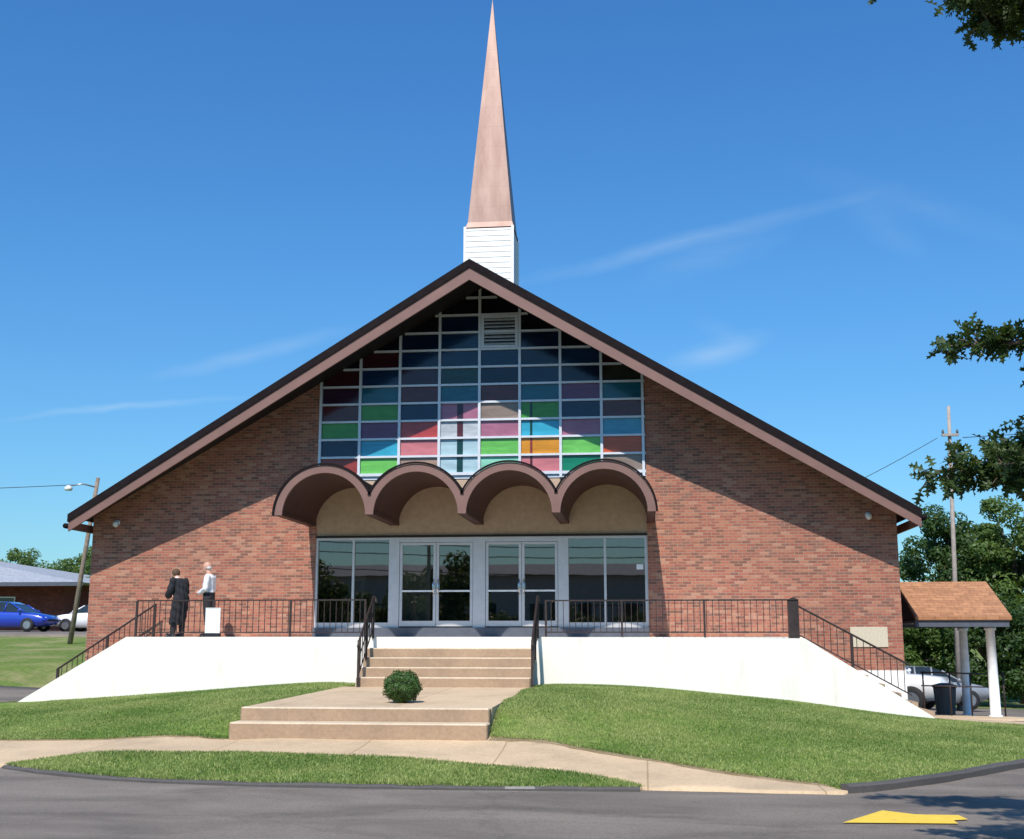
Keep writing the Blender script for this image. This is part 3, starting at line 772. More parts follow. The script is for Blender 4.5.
# storefront -----------------------------------------------------------------
ZB, ZT = 2.05, 4.24
b = MB(); b.box(GX0, GX1, W-.06, W+.25, 1.80, ZB-.0); b.build('door_sill', 'curb_grey', church)
b = MB(); b.box(GX0, GX1, W+.0, W+.14, ZT-.01, ZT+.04); b.build('lintel', 'soffit', church)
fy0, fy1 = W+.04, W+.14
def post(x0, x1, z0=ZB, z1=ZT): MB().box(x0, x1, fy0, fy1, z0, z1).build('frame_post', 'frame', church)
for x0, x1 in ((GX0, GX0+.06), (-6.20, -5.94), (-4.12, -3.82), (-2.05, -1.80), (GX1-.07, GX1)): post(x0, x1)
for x0, x1, zt in ((-5.94, -4.12, .13), (-3.82, -2.05, .13)): MB().box(x0, x1, fy0+.01, fy1, ZT-zt, ZT).build('door_header', 'frame', church)
def sidelight(x0, x1, xm):
    f = MB(); f.box(x0, x1, fy0+.005, fy1, ZT-.07, ZT-.0); f.box(x0, x1, fy0+.005, fy1, ZB, ZB+.12); f.box(xm-.028, xm+.028, fy0+.005, fy1, ZB+.12, ZT-.07)
    o = f.build('side_window', 'frame', church)
    g = MB(); g.add([(x0, fy0+.05, ZB+.12), (x1, fy0+.05, ZB+.12), (x1, fy0+.05, ZT-.07), (x0, fy0+.05, ZT-.07)], [(0, 1, 2, 3)]); g.build('pane', 'glass', o)
    return o
tag(sidelight(GX0+.06, -6.20, -7.09), 'two-pane entrance window at the left end of the doors')
sr = tag(sidelight(-1.80, GX1-.07, -.92), 'two-pane entrance window at the right end of the doors, with one small white notice')
MB().box(-.17, -.01, fy0+.035, fy0+.045, 3.42, 3.54).build('notice', 'paper', sr)
def leaf(x0, x1, hinge_left):
    f = MB(); z0, z1 = ZB+.03, ZT-.14; s = .065
    f.box(x0, x0+s, fy0+.02, fy1-.01, z0, z1); f.box(x1-s, x1, fy0+.02, fy1-.01, z0, z1)
    f.box(x0+s, x1-s, fy0+.02, fy1-.01, z0, z0+.13); f.box(x0+s, x1-s, fy0+.02, fy1-.01, z1-.06, z1)
    o = f.build('door', 'frame', church)
    g = MB(); y = fy0+.055; g.add([(x0+s, y, z0+.13), (x1-s, y, z0+.13), (x1-s, y, z1-.06), (x0+s, y, z1-.06)], [(0, 1, 2, 3)]); g.build('pane', 'glass', o)
    MB().box(x0+s, x1-s, fy0+.0, fy0+.045, 2.905, 2.945).build('push_bar', 'whitemetal', o)
    hx = x1-.05 if hinge_left else x0+.05
    h = MB(); h.tube([(hx, fy0+.0, 2.85), (hx, fy0-.045, 2.9), (hx, fy0-.045, 3.15), (hx, fy0+.0, 3.2)], .014, 8); h.box(hx-.035, hx+.035, fy0+.0, fy0+.018, 2.97, 3.1)
    h.build('handle', 'chrome', o)
    return o
tag(leaf(-5.93, -5.035, True), 'first glass door from the left'); tag(leaf(-5.025, -4.13, False), 'second glass door from the left')
tag(leaf(-3.81, -2.94, True), 'third glass door from the left'); tag(leaf(-2.93, -2.06, False), 'rightmost glass door of the four')
# lobby behind the glass
b = MB(); b.box(GX0-1, GX1+1, W+4.5, W+4.6, 1.8, 5); b.box(GX0-1.1, GX0-1, W+.3, W+4.5, 1.8, 5); b.box(GX1+1, GX1+1.1, W+.3, W+4.5, 1.8, 5); b.box(GX0-1, GX1+1, W+.3, W+4.5, 4.9, 5.0)
b.build('lobby_wall', 'lobbywall', church)
MB().box(GX0-1, GX1+1, W+.25, W+4.5, 1.75, 1.83).build('lobby_floor', 'dark', church)
MB().box(-6.0, -5.25, W+.5, W+.6, 2.2, 4.15).build('curtain', 'curtain', church)
MB().box(-5.2, -5.06, W+.7, W+.9, 1.83, 4.4).build('interior_post', 'interior_post', church)
b = MB(); b.tube([(-7.05, W+.9, 1.83), (-7.05, W+.9, 3.2)], .045, 12); b.box(-7.2, -6.95, W+.8, W+1.0, 3.2, 3.3); b.build('interior_stand', 'lobbywall', church)

# wall lamps and cornerstone
for x in (-13.17, 5.28):
    m = MB(); m.tube([(x, W-.0, 4.66), (x, W-.05, 4.66)], .07, 14); lo = m.build('wall_lamp', 'lamp_white', church)
    q = MB(); q.ball((x, W-.11, 4.62), (.075, .075, .085)); q.build('lamp_globe', 'lamp_white', lo)
pl = MB(); pl.box(4.74, 5.58, W-.03, W+.0, 1.60, 2.06)
for r_ in range(5):
    x = 4.86
    while x < 5.4:
        w_ = random.uniform(.04, .1); 
        if r_ in (0, 2, 4): pass
        x += w_+.03
pl.build('cornerstone', 'plaque', church)

# steeple
st = tag(MB().box(-4.76, -3.43, 31.6, 32.95, 8.5, 13.0).build('steeple_base', 'siding', church), 'white clapboard steeple base with tall coppery spire')
b = MB(); z = 10.3
while z < 12.98:
    z1 = min(z+.155, 13.0)
    for (xa, ya, xb, yb, nx, ny) in ((-4.76, 31.6, -3.43, 31.6, 0, -1), (-3.43, 31.6, -3.43, 32.95, 1, 0), (-4.76, 32.95, -4.76, 31.6, -1, 0)):
        o0, o1 = .016, .004
        b.add([(xa+nx*o0, ya+ny*o0, z), (xb+nx*o0, yb+ny*o0, z), (xb+nx*o1, yb+ny*o1, z1), (xa+nx*o1, ya+ny*o1, z1)], [(0, 1, 2, 3)])
        b.add([(xa, ya, z), (xb, yb, z), (xb+nx*o0, yb+ny*o0, z), (xa+nx*o0, ya+ny*o0, z)], [(0, 1, 2, 3)])
    z = z1
b.build('lap_siding', 'siding', st)
b = MB()
for x, y in ((-4.76, 31.6), (-3.43, 31.6), (-3.43, 32.95), (-4.76, 32.95)): b.box(x-.035, x+.035, y-.035, y+.035, 9.5, 13.05)
b.build('corner_board', 'white', st)
b = MB(); sx0, sx1, sy0, sy1 = -4.69, -3.42, 31.64, 32.93; tx, ty_, tz = -4.10, 32.3, 20.3
b.add([(sx0-.06, sy0-.06, 13.03), (sx1+.02, sy0-.06, 13.03), (sx1+.02, sy1+.06, 13.03), (sx0-.06, sy1+.06, 13.03), (sx0, sy0, 13.2), (sx1-.03, sy0, 13.2), (sx1-.03, sy1, 13.2), (sx0, sy1, 13.2), (tx, ty_, tz)],
      [(0, 1, 5, 4), (1, 2, 6, 5), (2, 3, 7, 6), (3, 0, 4, 7), (4, 5, 8), (5, 6, 8), (6, 7, 8), (7, 4, 8), (3, 2, 1, 0)])
b.build('spire', 'copper', st)

# ------------------------------------------------------------------ porch
YF = 26.8
porch = tag(empty('porch', (XM, YF, 1)), 'white painted concrete porch with sloping wing walls before the brick church', 'porch')
b = MB()
b.prism_y([(-14.42, .0), (-6.14, -.1), (-6.14, 1.83), (-11.81, 1.83), (-14.42, .30)], YF, YF+.25)
b.build('parapet_wall', 'wallwhite', porch)
b = MB(); b.prism_y([(-2.38, -.1), (6.1, -.4), (6.1, .12), (3.42, 1.80), (-2.38, 1.83)], YF, YF+.25)
b.build('parapet_wall', 'wallwhite', porch)
b = MB(); b.box(-11.8, 3.42, YF+.25, W-.02, .2, 1.825); b.box(-6.14, -2.38, YF, YF+.25, .3, 1.83); b.build('porch_floor', 'wallwhite', porch)
# side stairs behind the wing walls
for s, x0, x1, zb in ((-1, -11.8, -14.3, .3), (1, 3.42, 6.1, .1)):
    b = MB(); n = 8
    for k in range(n):
        xa = x0+(x1-x0)*k/n; xb = x0+(x1-x0)*(k+1)/n; zt = 1.825-(k+1)*(1.825-zb)/(n+1)*.98
        b.box(min(xa, xb), max(xa, xb), YF+.25, W-.03, -.6, zt-.05)
    b.build('side_stair', 'step', porch)

steps = tag(empty('front_steps', (XM, 26.1, .8)), 'four wide tan concrete steps rising from the landing to the porch', 'steps')
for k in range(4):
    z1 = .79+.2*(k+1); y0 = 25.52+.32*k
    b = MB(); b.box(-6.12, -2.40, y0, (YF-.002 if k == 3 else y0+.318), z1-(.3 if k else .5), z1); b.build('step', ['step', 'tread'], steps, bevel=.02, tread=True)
# landing
landing = MB(); ld = [(-6.42, 19.28, .732), (-2.42, 19.28, .737), (-2.42, 25.6, .79), (-6.42, 25.6, .79)]
landing.add(ld+[(x, y, z-.6) for x, y, z in ld], [(0, 1, 2, 3), (0, 4, 5, 1), (1, 5, 6, 2), (2, 6, 7, 3), (3, 7, 4, 0)])
tag(landing.build('landing', 'landing'), None, None, None, 'structure')
lsteps = tag(empty('lower_steps', (-4.4, 18.8, .3)), 'two broad concrete steps rising from the footpath to the landing', 'steps')
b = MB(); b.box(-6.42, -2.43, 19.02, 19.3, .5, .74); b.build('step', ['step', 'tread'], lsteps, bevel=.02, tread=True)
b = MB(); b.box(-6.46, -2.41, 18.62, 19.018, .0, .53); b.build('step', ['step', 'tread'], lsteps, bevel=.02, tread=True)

# ------------------------------------------------------------------ railings
def bal_mesh(h):
    m = MB(); m.box(-.007, .007, -.007, .007, 0, h); return m
def railing(name, label, x0, x1, y, zb, zt, posts, group=None, skip=None):
    root = tag(empty(name, ((x0+x1)/2, y, zb)), label, 'railing', 'railings of the porch')
    b = MB(); b.box(x0, x1, y-.022, y+.022, zt-.03, zt); b.build('top_rail', 'iron', root)
    b = MB(); b.box(x0, x1, y-.014, y+.014, zb+.09, zb+.115); b.build('bottom_rail', 'iron', root)
    for p in posts:
        b = MB(); b.box(p-.022, p+.022, y-.022, y+.022, zb, zt-.03); b.build('post', 'iron', root)
    n = int((x1-x0)/.135); proto = None
    for k in range(1, n):
        x = x0+(x1-x0)*k/n
        if any(abs(x-p) < .04 for p in posts): continue
        if proto is None:
            m = bal_mesh(zt-.03-zb-.115); proto = m.build('baluster', 'iron', root); o = proto
        else: o = proto.copy(); col.objects.link(o)
        o.parent = root; o.location = Vector((x, y, zb+.115))-root.location
    return root
railing('porch_railing', 'dark iron railing along the porch left of the front steps', -11.64, -6.25, YF+.12, 1.83, 2.67, (-11.64, -9.8, -8.0, -6.27))
railing('porch_railing', 'dark iron railing along the porch right of the front steps', -2.2, 3.12, YF+.12, 1.83, 2.64, (-2.18, -.5, 1.3))
def slope_rail(label, xa, za, xb, zb_, y, h, base, posts, n):
    root = tag(empty('stair_railing', ((xa+xb)/2, y, (za+zb_)/2-h)), label, 'railing', 'railings of the porch')
    zf = lambda x: za+(zb_-za)*(x-xa)/(xb-xa)
    b = MB(); b.tube([(xa, y, za), (xb, y, zb_)], .024, 6, smooth=False); b.build('top_rail', 'iron', root)
    b = MB(); b.tube([(xa, y, za-h+.1), (xb, y, zb_-h+.1)], .016, 6, smooth=False); b.build('bottom_rail', 'iron', root)
    for p in posts:
        b = MB(); b.box(p-.03, p+.03, y-.025, y+.025, base(p), zf(p)); b.build('post', 'iron', root)
    proto = None
    for k in range(1, n):
        x = xa+(xb-xa)*k/n
        if any(abs(x-p) < .06 for p in posts): continue
        if proto is None: proto = bal_mesh(h-.1).build('baluster', 'iron', root); o = proto
        else: o = proto.copy(); col.objects.link(o)
        o.parent = root; o.location = Vector((x, y, zf(x)-h+.1))-root.location
    return root
slope_rail('dark iron handrail sloping down the left end of the porch', -11.9, 2.62, -14.35, 1.04, W-.35, .74, lambda x: 1.0 if x > -12.5 else .0, (-11.93, -13.1, -14.32), 19)
rr = slope_rail('dark iron railing sloping down the right wing wall past the cornerstone', 3.3, 2.5, 5.62, 1.23, YF+.12, .72, lambda x: 1.8-(x-3.3)*.62 if x > 3.4 else 1.8, (4.42,), 17)
b = MB(); b.box(3.10, 3.32, YF+.02, YF+.22, 1.8, 2.62); b.build('newel_post', 'iron', rr)
b = MB(); b.prism_y([(3.08, 2.62), (3.34, 2.62), (3.21, 2.68)], YF, YF+.24); b.build('newel_cap', 'iron', rr)
def hand(x, label):
    root = tag(empty('step_handrail', (x, 26.1, .8)), label, 'handrail', 'handrails of the front steps')
    for dx in (0,):
        b = MB(); b.tube([(x, 27.05, 2.62), (x, 26.9, 2.72), (x, 26.75, 2.72), (x, 25.45, 1.74), (x, 25.36, 1.62)], .024, 8); b.build('top_rail', 'iron', root)
    b = MB(); b.tube([(x, 26.75, 2.0), (x, 25.45, 1.02)], .014, 8); b.build('bottom_rail', 'iron', root)
    b = MB(); b.tube([(x, 26.75, 2.36), (x, 25.45, 1.38)], .014, 8); b.build('middle_rail', 'iron', root)
    for y, z0, z1 in ((26.78, 1.8, 2.72), (26.14, 1.35, 2.26), (25.44, .78, 1.76)):
        b = MB(); b.box(x-.024, x+.024, y-.024, y+.024, z0, z1); b.build('post', 'iron', root)
    for k in range(1, 8):
        y = 26.78-k*1.34/8; t = (26.75-y)/1.3; b = MB(); b.box(x-.008, x+.008, y-.008, y+.008, 2.0-.98*t, 2.72-.98*t); b.build('baluster', 'iron', root)
hand(-6.05, 'black iron handrail on the left side of the front steps')
hand(-2.35, 'black iron handrail on the right side of the front steps')

# ------------------------------------------------------------------ people (voxel-fused bodies)
def fuse(name, mb, mt, parent, vox=.014, sm=4, fold=0):
    o = mb.build(name+'_raw', mt); md = o.modifiers.new('r', 'REMESH'); md.mode = 'VOXEL'; md.voxel_size = vox; md.use_smooth_shade = True
    s = o.modifiers.new('s', 'SMOOTH'); s.factor = .5; s.iterations = sm
    dg = bpy.context.evaluated_depsgraph_get(); me = bpy.data.meshes.new_from_object(o.evaluated_get(dg))
    bpy.data.objects.remove(o); me.name = name
    for p in me.polygons: p.use_smooth = True
    if fold:
        for v in me.vertices:
            a = math.atan2(v.co.y, v.co.x); k = fold*(1.1-min(1, v.co.z/1.5))*math.sin(a*11+v.co.z*2.5+1.3*math.sin(v.co.z*7))+fold*.5*math.sin(v.co.z*31+a*3)
            v.co.x += k*math.cos(a); v.co.y += k*math.sin(a)
    n = bpy.data.objects.new(name, me); col.objects.link(n); n.parent = parent
    return n
def limb(mb, pts, rad):
    pts = [Vector(p) for p in pts]
    for i in range(len(pts)-1):
        mb.tube([pts[i], pts[i+1]], [rad[i], rad[i+1]], 14)
    for p, r in zip(pts, rad): mb.ball(p, r*.99, 12)
def human(root, J, cloth):
    """J: joints in local space, the figure faces +x"""
    body = MB()
    tor = J['torso']   # rings
    body.rings([(x, y, z, rx*.9, ry*.9) for x, y, z, rx, ry in tor], 20)
    limb(body, [J['neck0'], J['neck1']], [.075, .066]); body.ball((J['neck0'][0], 0, J['neck0'][2]-.02), (.075, .15, .06), 14)
    hc = Vector(J['head']); 
    body.ball(hc+Vector((-.012, 0, .02)), (.11, .09, .115), 20); body.ball(hc+Vector((.025, 0, -.045)), (.072, .066, .08), 16)   # cranium, jaw
    body.ball(hc+Vector((.098, 0, -.02)), (.018, .014, .026), 10); body.ball(hc+Vector((.088, 0, .012)), (.018, .04, .012), 10)       # nose, brow
    body.ball(hc+Vector((.085, 0, -.065)), (.014, .024, .010), 10); body.ball(hc+Vector((.075, 0, -.1)), (.022, .026, .018), 10)       # lips, chin
    for s in (-1, 1): body.ball(hc+Vector((-.005, s*.08, -.01)), (.018, .010, .032), 10)
    for s, k in ((-1, 'r'), (1, 'l')):
        limb(body, J['leg'+k], [.085, .055, .042]); a = Vector(J['leg'+k][2])
        f = Vector(J['foot'+k]); limb(body, [a+Vector((0, 0, -.02)), f], [.042, .034])
        limb(body, J['arm'+k], [.052, .042, .028])
        w = Vector(J['arm'+k][2]); h = Vector(J['hand'+k]); d = (h-w).normalized(); sd = d.cross(Vector((0, 0, 1))).normalized()
        body.tube([w, w+d*.05, w+d*.095], [.028, .038, .036], 10)
        up = sd.cross(d).normalized()
        for q in range(4):
            o_ = w+d*.085+up*(.024-.016*q); ln = (.07, .08, .075, .058)[q]
            limb(body, [o_, o_+d*ln*.5+sd*s*-.004, o_+d*ln*.85+Vector((0, 0, -.025))], [.0095, .009, .008])
        t0 = w+d*.03+up*.03; limb(body, [t0, t0+d*.035+up*.028, t0+d*.065+up*.03], [.012, .0105, .009])
    fuse('body', body, 'skin', root, .0085, 2)
    cloth(J, root)
    for k in 'rl':
        a = Vector(J['leg'+k][2]); f = Vector(J['foot'+k]); m = MB()
        m.ball((a.x, a.y, a.z-.03), (.055, .045, .06)); m.ball(((a.x+f.x)/2, (a.y+f.y)/2, f.z+.012), ((abs(f.x-a.x)/2+.08), .047, .042)); m.box(a.x-.06, f.x+.05, f.y-.036, f.y+.036, f.z-.035, f.z-.015)
        fuse('shoe', m, 'leather', root, .01)
# man in white shirt, leaning back slightly, head bowed, hands meeting in front
manA = tag(empty('person', (-10.21, 27.75, 1.825)), 'standing man with white hair in a white shirt and dark trousers, behind the white board', 'person', 'people on the porch')
J = dict(torso=[(0, 0, .90, .115, .16), (.0, 0, 1.0, .125, .165), (.012, 0, 1.12, .125, .15), (.0, 0, 1.26, .125, .175), (-.02, 0, 1.38, .115, .19), (-.02, 0, 1.46, .07, .11)],
         neck0=(-.02, 0, 1.43), neck1=(.02, 0, 1.53), head=(.055, 0, 1.63),
         legr=[(0, -.09, .9), (.03, -.10, .49), (-.01, -.11, .10)], legl=[(0, .09, .9), (.0, .10, .49), (-.05, .12, .10)], footr=(.14, -.12, .04), footl=(.10, .14, .04),
         armr=[(-.03, -.2, 1.40), (-.01, -.26, 1.12), (.20, -.12, 1.03)], handr=(.30, -.05, 1.04), arml=[(-.03, .2, 1.40), (-.01, .26, 1.12), (.20, .12, 1.03)], handl=(.30, .05, 1.04))
def clothA(J, root):
    m = MB(); m.rings([(x, y, z, rx*1.08, ry*1.06) for x, y, z, rx, ry in J['torso'][1:]], 20)
    for k, s in (('r', -1), ('l', 1)):
        limb(m, [J['arm'+k][0], J['arm'+k][1], Vector(J['arm'+k][1]).lerp(Vector(J['arm'+k][2]), .9)], [.072, .062, .05])
    fuse('shirt', m, 'shirt', root, fold=.009)
    t = MB(); t.rings([(0, 0, .80, .125, .17), (0, 0, .92, .135, .175), (0, 0, 1.03, .138, .178)], 20)
    for k in 'rl': limb(t, J['leg'+k][:2]+[Vector(J['leg'+k][2])+Vector((0, 0, .0))], [.115, .088, .072])
    fuse('trousers', t, 'dark_cloth', root)
    b_ = MB(); b_.rings([(0, 0, 1.0, .145, .185), (0, 0, 1.035, .145, .185)], 20); b_.build('belt', 'leather', root).location = (0, 0, 0)
    hc = Vector(J['head']); h = MB(); h.ball(hc+Vector((-.05, 0, -.01)), (.078, .094, .06), 16); fuse('hair', h, 'hair_white', root, .01)
human(manA, J, clothA)
manA.rotation_euler = (0, R(2), R(180))
# man in a long black gown, leaning towards the left, head bowed
manB = tag(empty('person', (-10.88, 27.55, 1.825)), 'man with brown hair in a long black gown, leaning forward at the railing', 'person', 'people on the porch')
J = dict(torso=[(-.05, 0, .86, .12, .165), (-.05, 0, .96, .13, .17), (-.03, 0, 1.08, .125, .16), (.0, 0, 1.20, .13, .19), (.03, 0, 1.30, .115, .20), (.06, 0, 1.37, .07, .11)],
         neck0=(.07, 0, 1.33), neck1=(.13, 0, 1.40), head=(.19, 0, 1.46),
         legr=[(-.05, -.09, .86), (.0, -.10, .48), (-.01, -.11, .10)], legl=[(-.05, .09, .86), (.04, .10, .48), (.06, .12, .10)], footr=(.14, -.12, .04), footl=(.21, .14, .04),
         armr=[(.03, -.21, 1.31), (.06, -.27, 1.05), (.24, -.12, .96)], handr=(.32, -.06, .92), arml=[(.03, .21, 1.31), (.06, .27, 1.05), (.24, .12, .96)], handl=(.32, .06, .92))
def clothB(J, root):
    m = MB(); m.rings([(.05, 0, .28, .15, .20), (.03, 0, .45, .165, .205), (-.01, 0, .70, .17, .205), (-.05, 0, .90, .155, .20)]+[(x, y, z, rx*1.15, ry*1.1) for x, y, z, rx, ry in J['torso'][2:]], 24)
    for k in 'rl': limb(m, [J['arm'+k][0], J['arm'+k][1], Vector(J['arm'+k][1]).lerp(Vector(J['arm'+k][2]), .95)], [.08, .082, .085])
    fuse('gown', m, 'black_cloth', root, fold=.016)
    t = MB()
    for k in 'rl': limb(t, J['leg'+k], [.105, .08, .068])
    fuse('trousers', t, 'dark_cloth', root)
    c = MB(); c.rings([(.075, 0, 1.36, .07, .075), (.1, 0, 1.40, .062, .066)], 16); c.build('collar', 'shirt', root).location = (0, 0, 0)
    hc = Vector(J['head']); h = MB(); h.ball(hc+Vector((-.03, 0, .035)), (.108, .10, .108), 16); fuse('hair', h, 'hair_brown', root, .01)
human(manB, J, clothB)
manB.rotation_euler = (0, 0, R(158))

# white board leaning on the railing
bd = tag(empty('sign_board', (-9.77, 26.9, 1.83)), 'plain white board propped against the porch railing before the man in the white shirt', 'board')
b = MB(); b.box(-9.96, -9.64, YF+.06, YF+.075, 1.93, 2.47); b.build('panel', 'paper', bd)
b = MB()
for x0, x1, z0, z1 in ((-9.975, -9.96, 1.915, 2.485), (-9.64, -9.625, 1.915, 2.485), (-9.96, -9.64, 2.47, 2.485), (-9.96, -9.64, 1.915, 1.93)): b.box(x0, x1, YF+.055, YF+.08, z0, z1)
b.build('board_rim', 'whitemetal', bd)
b = MB(); b.box(-9.98, -9.62, YF+.03, YF+.13, 1.832, 1.913); b.build('foot', 'black_cloth', bd)

# ------------------------------------------------------------------ bush in a low round shape on the landing
def leafcloud(pts, size, nrm=None, k=4, lobed=False):
    """pts (n,3) centres; returns V, F of small leaf quads, randomly turned"""
    n = len(pts); a = rng.normal(size=(n, 3)); a /= np.linalg.norm(a, axis=1)[:, None]
    if nrm is not None: a = a*.7+nrm; a /= np.linalg.norm(a, axis=1)[:, None]
    t = rng.normal(size=(n, 3)); u = np.cross(a, t); u /= np.linalg.norm(u, axis=1)[:, None]; v = np.cross(a, u)
    s = size*rng.uniform(.6, 1.3, n)[:, None]
    V = np.stack([pts-u*s, pts-v*s*.5+u*s*.1, pts+u*s, pts+v*s*.5+u*s*.1], 1).reshape(-1, 3); F = np.arange(4*n).reshape(-1, 4)
    return V, F
bush = tag(empty('round_bush', (-4.09, 20.4, .745)), 'small clipped round green bush on the concrete landing', 'bush')
n = 9000; d = rng.normal(size=(n, 3)); d /= np.linalg.norm(d, axis=1)[:, None]
rad = .30*(1+.06*np.sin(d[:, 0]*9+d[:, 2]*5)+.04*np.sin(d[:, 1]*5+d[:, 2]*9)+.06*np.sin(d[:, 1]*11+2*d[:, 2]*4))*rng.uniform(.72, 1.03, n)**.6
p = d*rad[:, None]; p[:, 2] = np.sign(p[:, 2])*np.abs(p[:, 2])*.88; p[:, 2] += .26
p[:, :2] *= (1.03-.0*p[:, 2:3])
sel = p[:, 2] > .0; V, F = leafcloud(p[sel], .018, d[sel]); fastmesh('foliage', V, F, 'bush_leaf', bush)
b = MB(); b.ball((0, 0, .26), (.25, .25, .22), 16); o = b.build('branches', 'bark', None); o.parent = bush
b = MB(); b.tube([(0, 0, 0), (0, 0, .2)], [.05, .03], 8); o = b.build('stem', 'bark'); o.parent = bush

# ------------------------------------------------------------------ carport
cp = tag(empty('carport', (7.7, 32.6, -.1)), 'orange shingled porte-cochere roof on white columns beside the church', 'carport')
cx0, cx1, ze, zr, ye0, yr, ye1 = 6.58, 8.84, 2.32, 3.24, 30.6, 32.6, 34.6
b = MB(); t = .09
def slab(b, A, B, C, D, t, mi=0):
    v = [A, B, C, D]+[(x, y, z-t) for x, y, z in (A, B, C, D)]
    b.add(v, [(0, 1, 2, 3), (7, 6, 5, 4), (0, 4, 5, 1), (1, 5, 6, 2), (2, 6, 7, 3), (3, 7, 4, 0)], mi)
slab(b, (cx0, ye0, ze), (cx1, ye0, ze), (cx1, yr, zr), (cx0, yr, zr), t)
slab(b, (cx0, yr, zr+.004), (cx1, yr, zr+.004), (cx1, ye1, ze), (cx0, ye1, ze), t)
b.build('roof', 'shingle_orange', cp)
b = MB(); b.box(cx0, cx1-.05, ye0+.05, ye0+.2, ze-.25, ze-.09); b.box(cx0, cx1-.05, ye1-.2, ye1-.05, ze-.25, ze-.09)
b.box(cx0, cx1-.05, ye0+.2, ye1-.2, ze-.16, ze-.12); b.build('beam', 'curb_grey', cp)
for x in (cx0+.02, cx1-.14):
    b = MB(); b.add([(x, ye0+.1, ze-.1), (x, ye1-.1, ze-.1), (x, yr, zr-.1), (x+.08, ye0+.1, ze-.1), (x+.08, ye1-.1, ze-.1), (x+.08, yr, zr-.1)], [(0, 2, 1), (3, 4, 5), (0, 1, 4, 3), (1, 2, 5, 4), (2, 0, 3, 5)])
    b.build('gable_end', 'soffit', cp)
colp = None
for x, y in ((8.42, 31), (8.5, 33.9), (6.2, 31), (6.2, 33.9)):
    z0 = H(x, y); b = MB(); b.tube([(x, y, z0), (x, y, z0+.06), (x, y, z0+.0601), (x, y, 1.99), (x, y, 1.991), (x, y, 2.07)], [.16, .16, .125, .105, .14, .14], 20); b.build('column', 'whitemetal', cp)

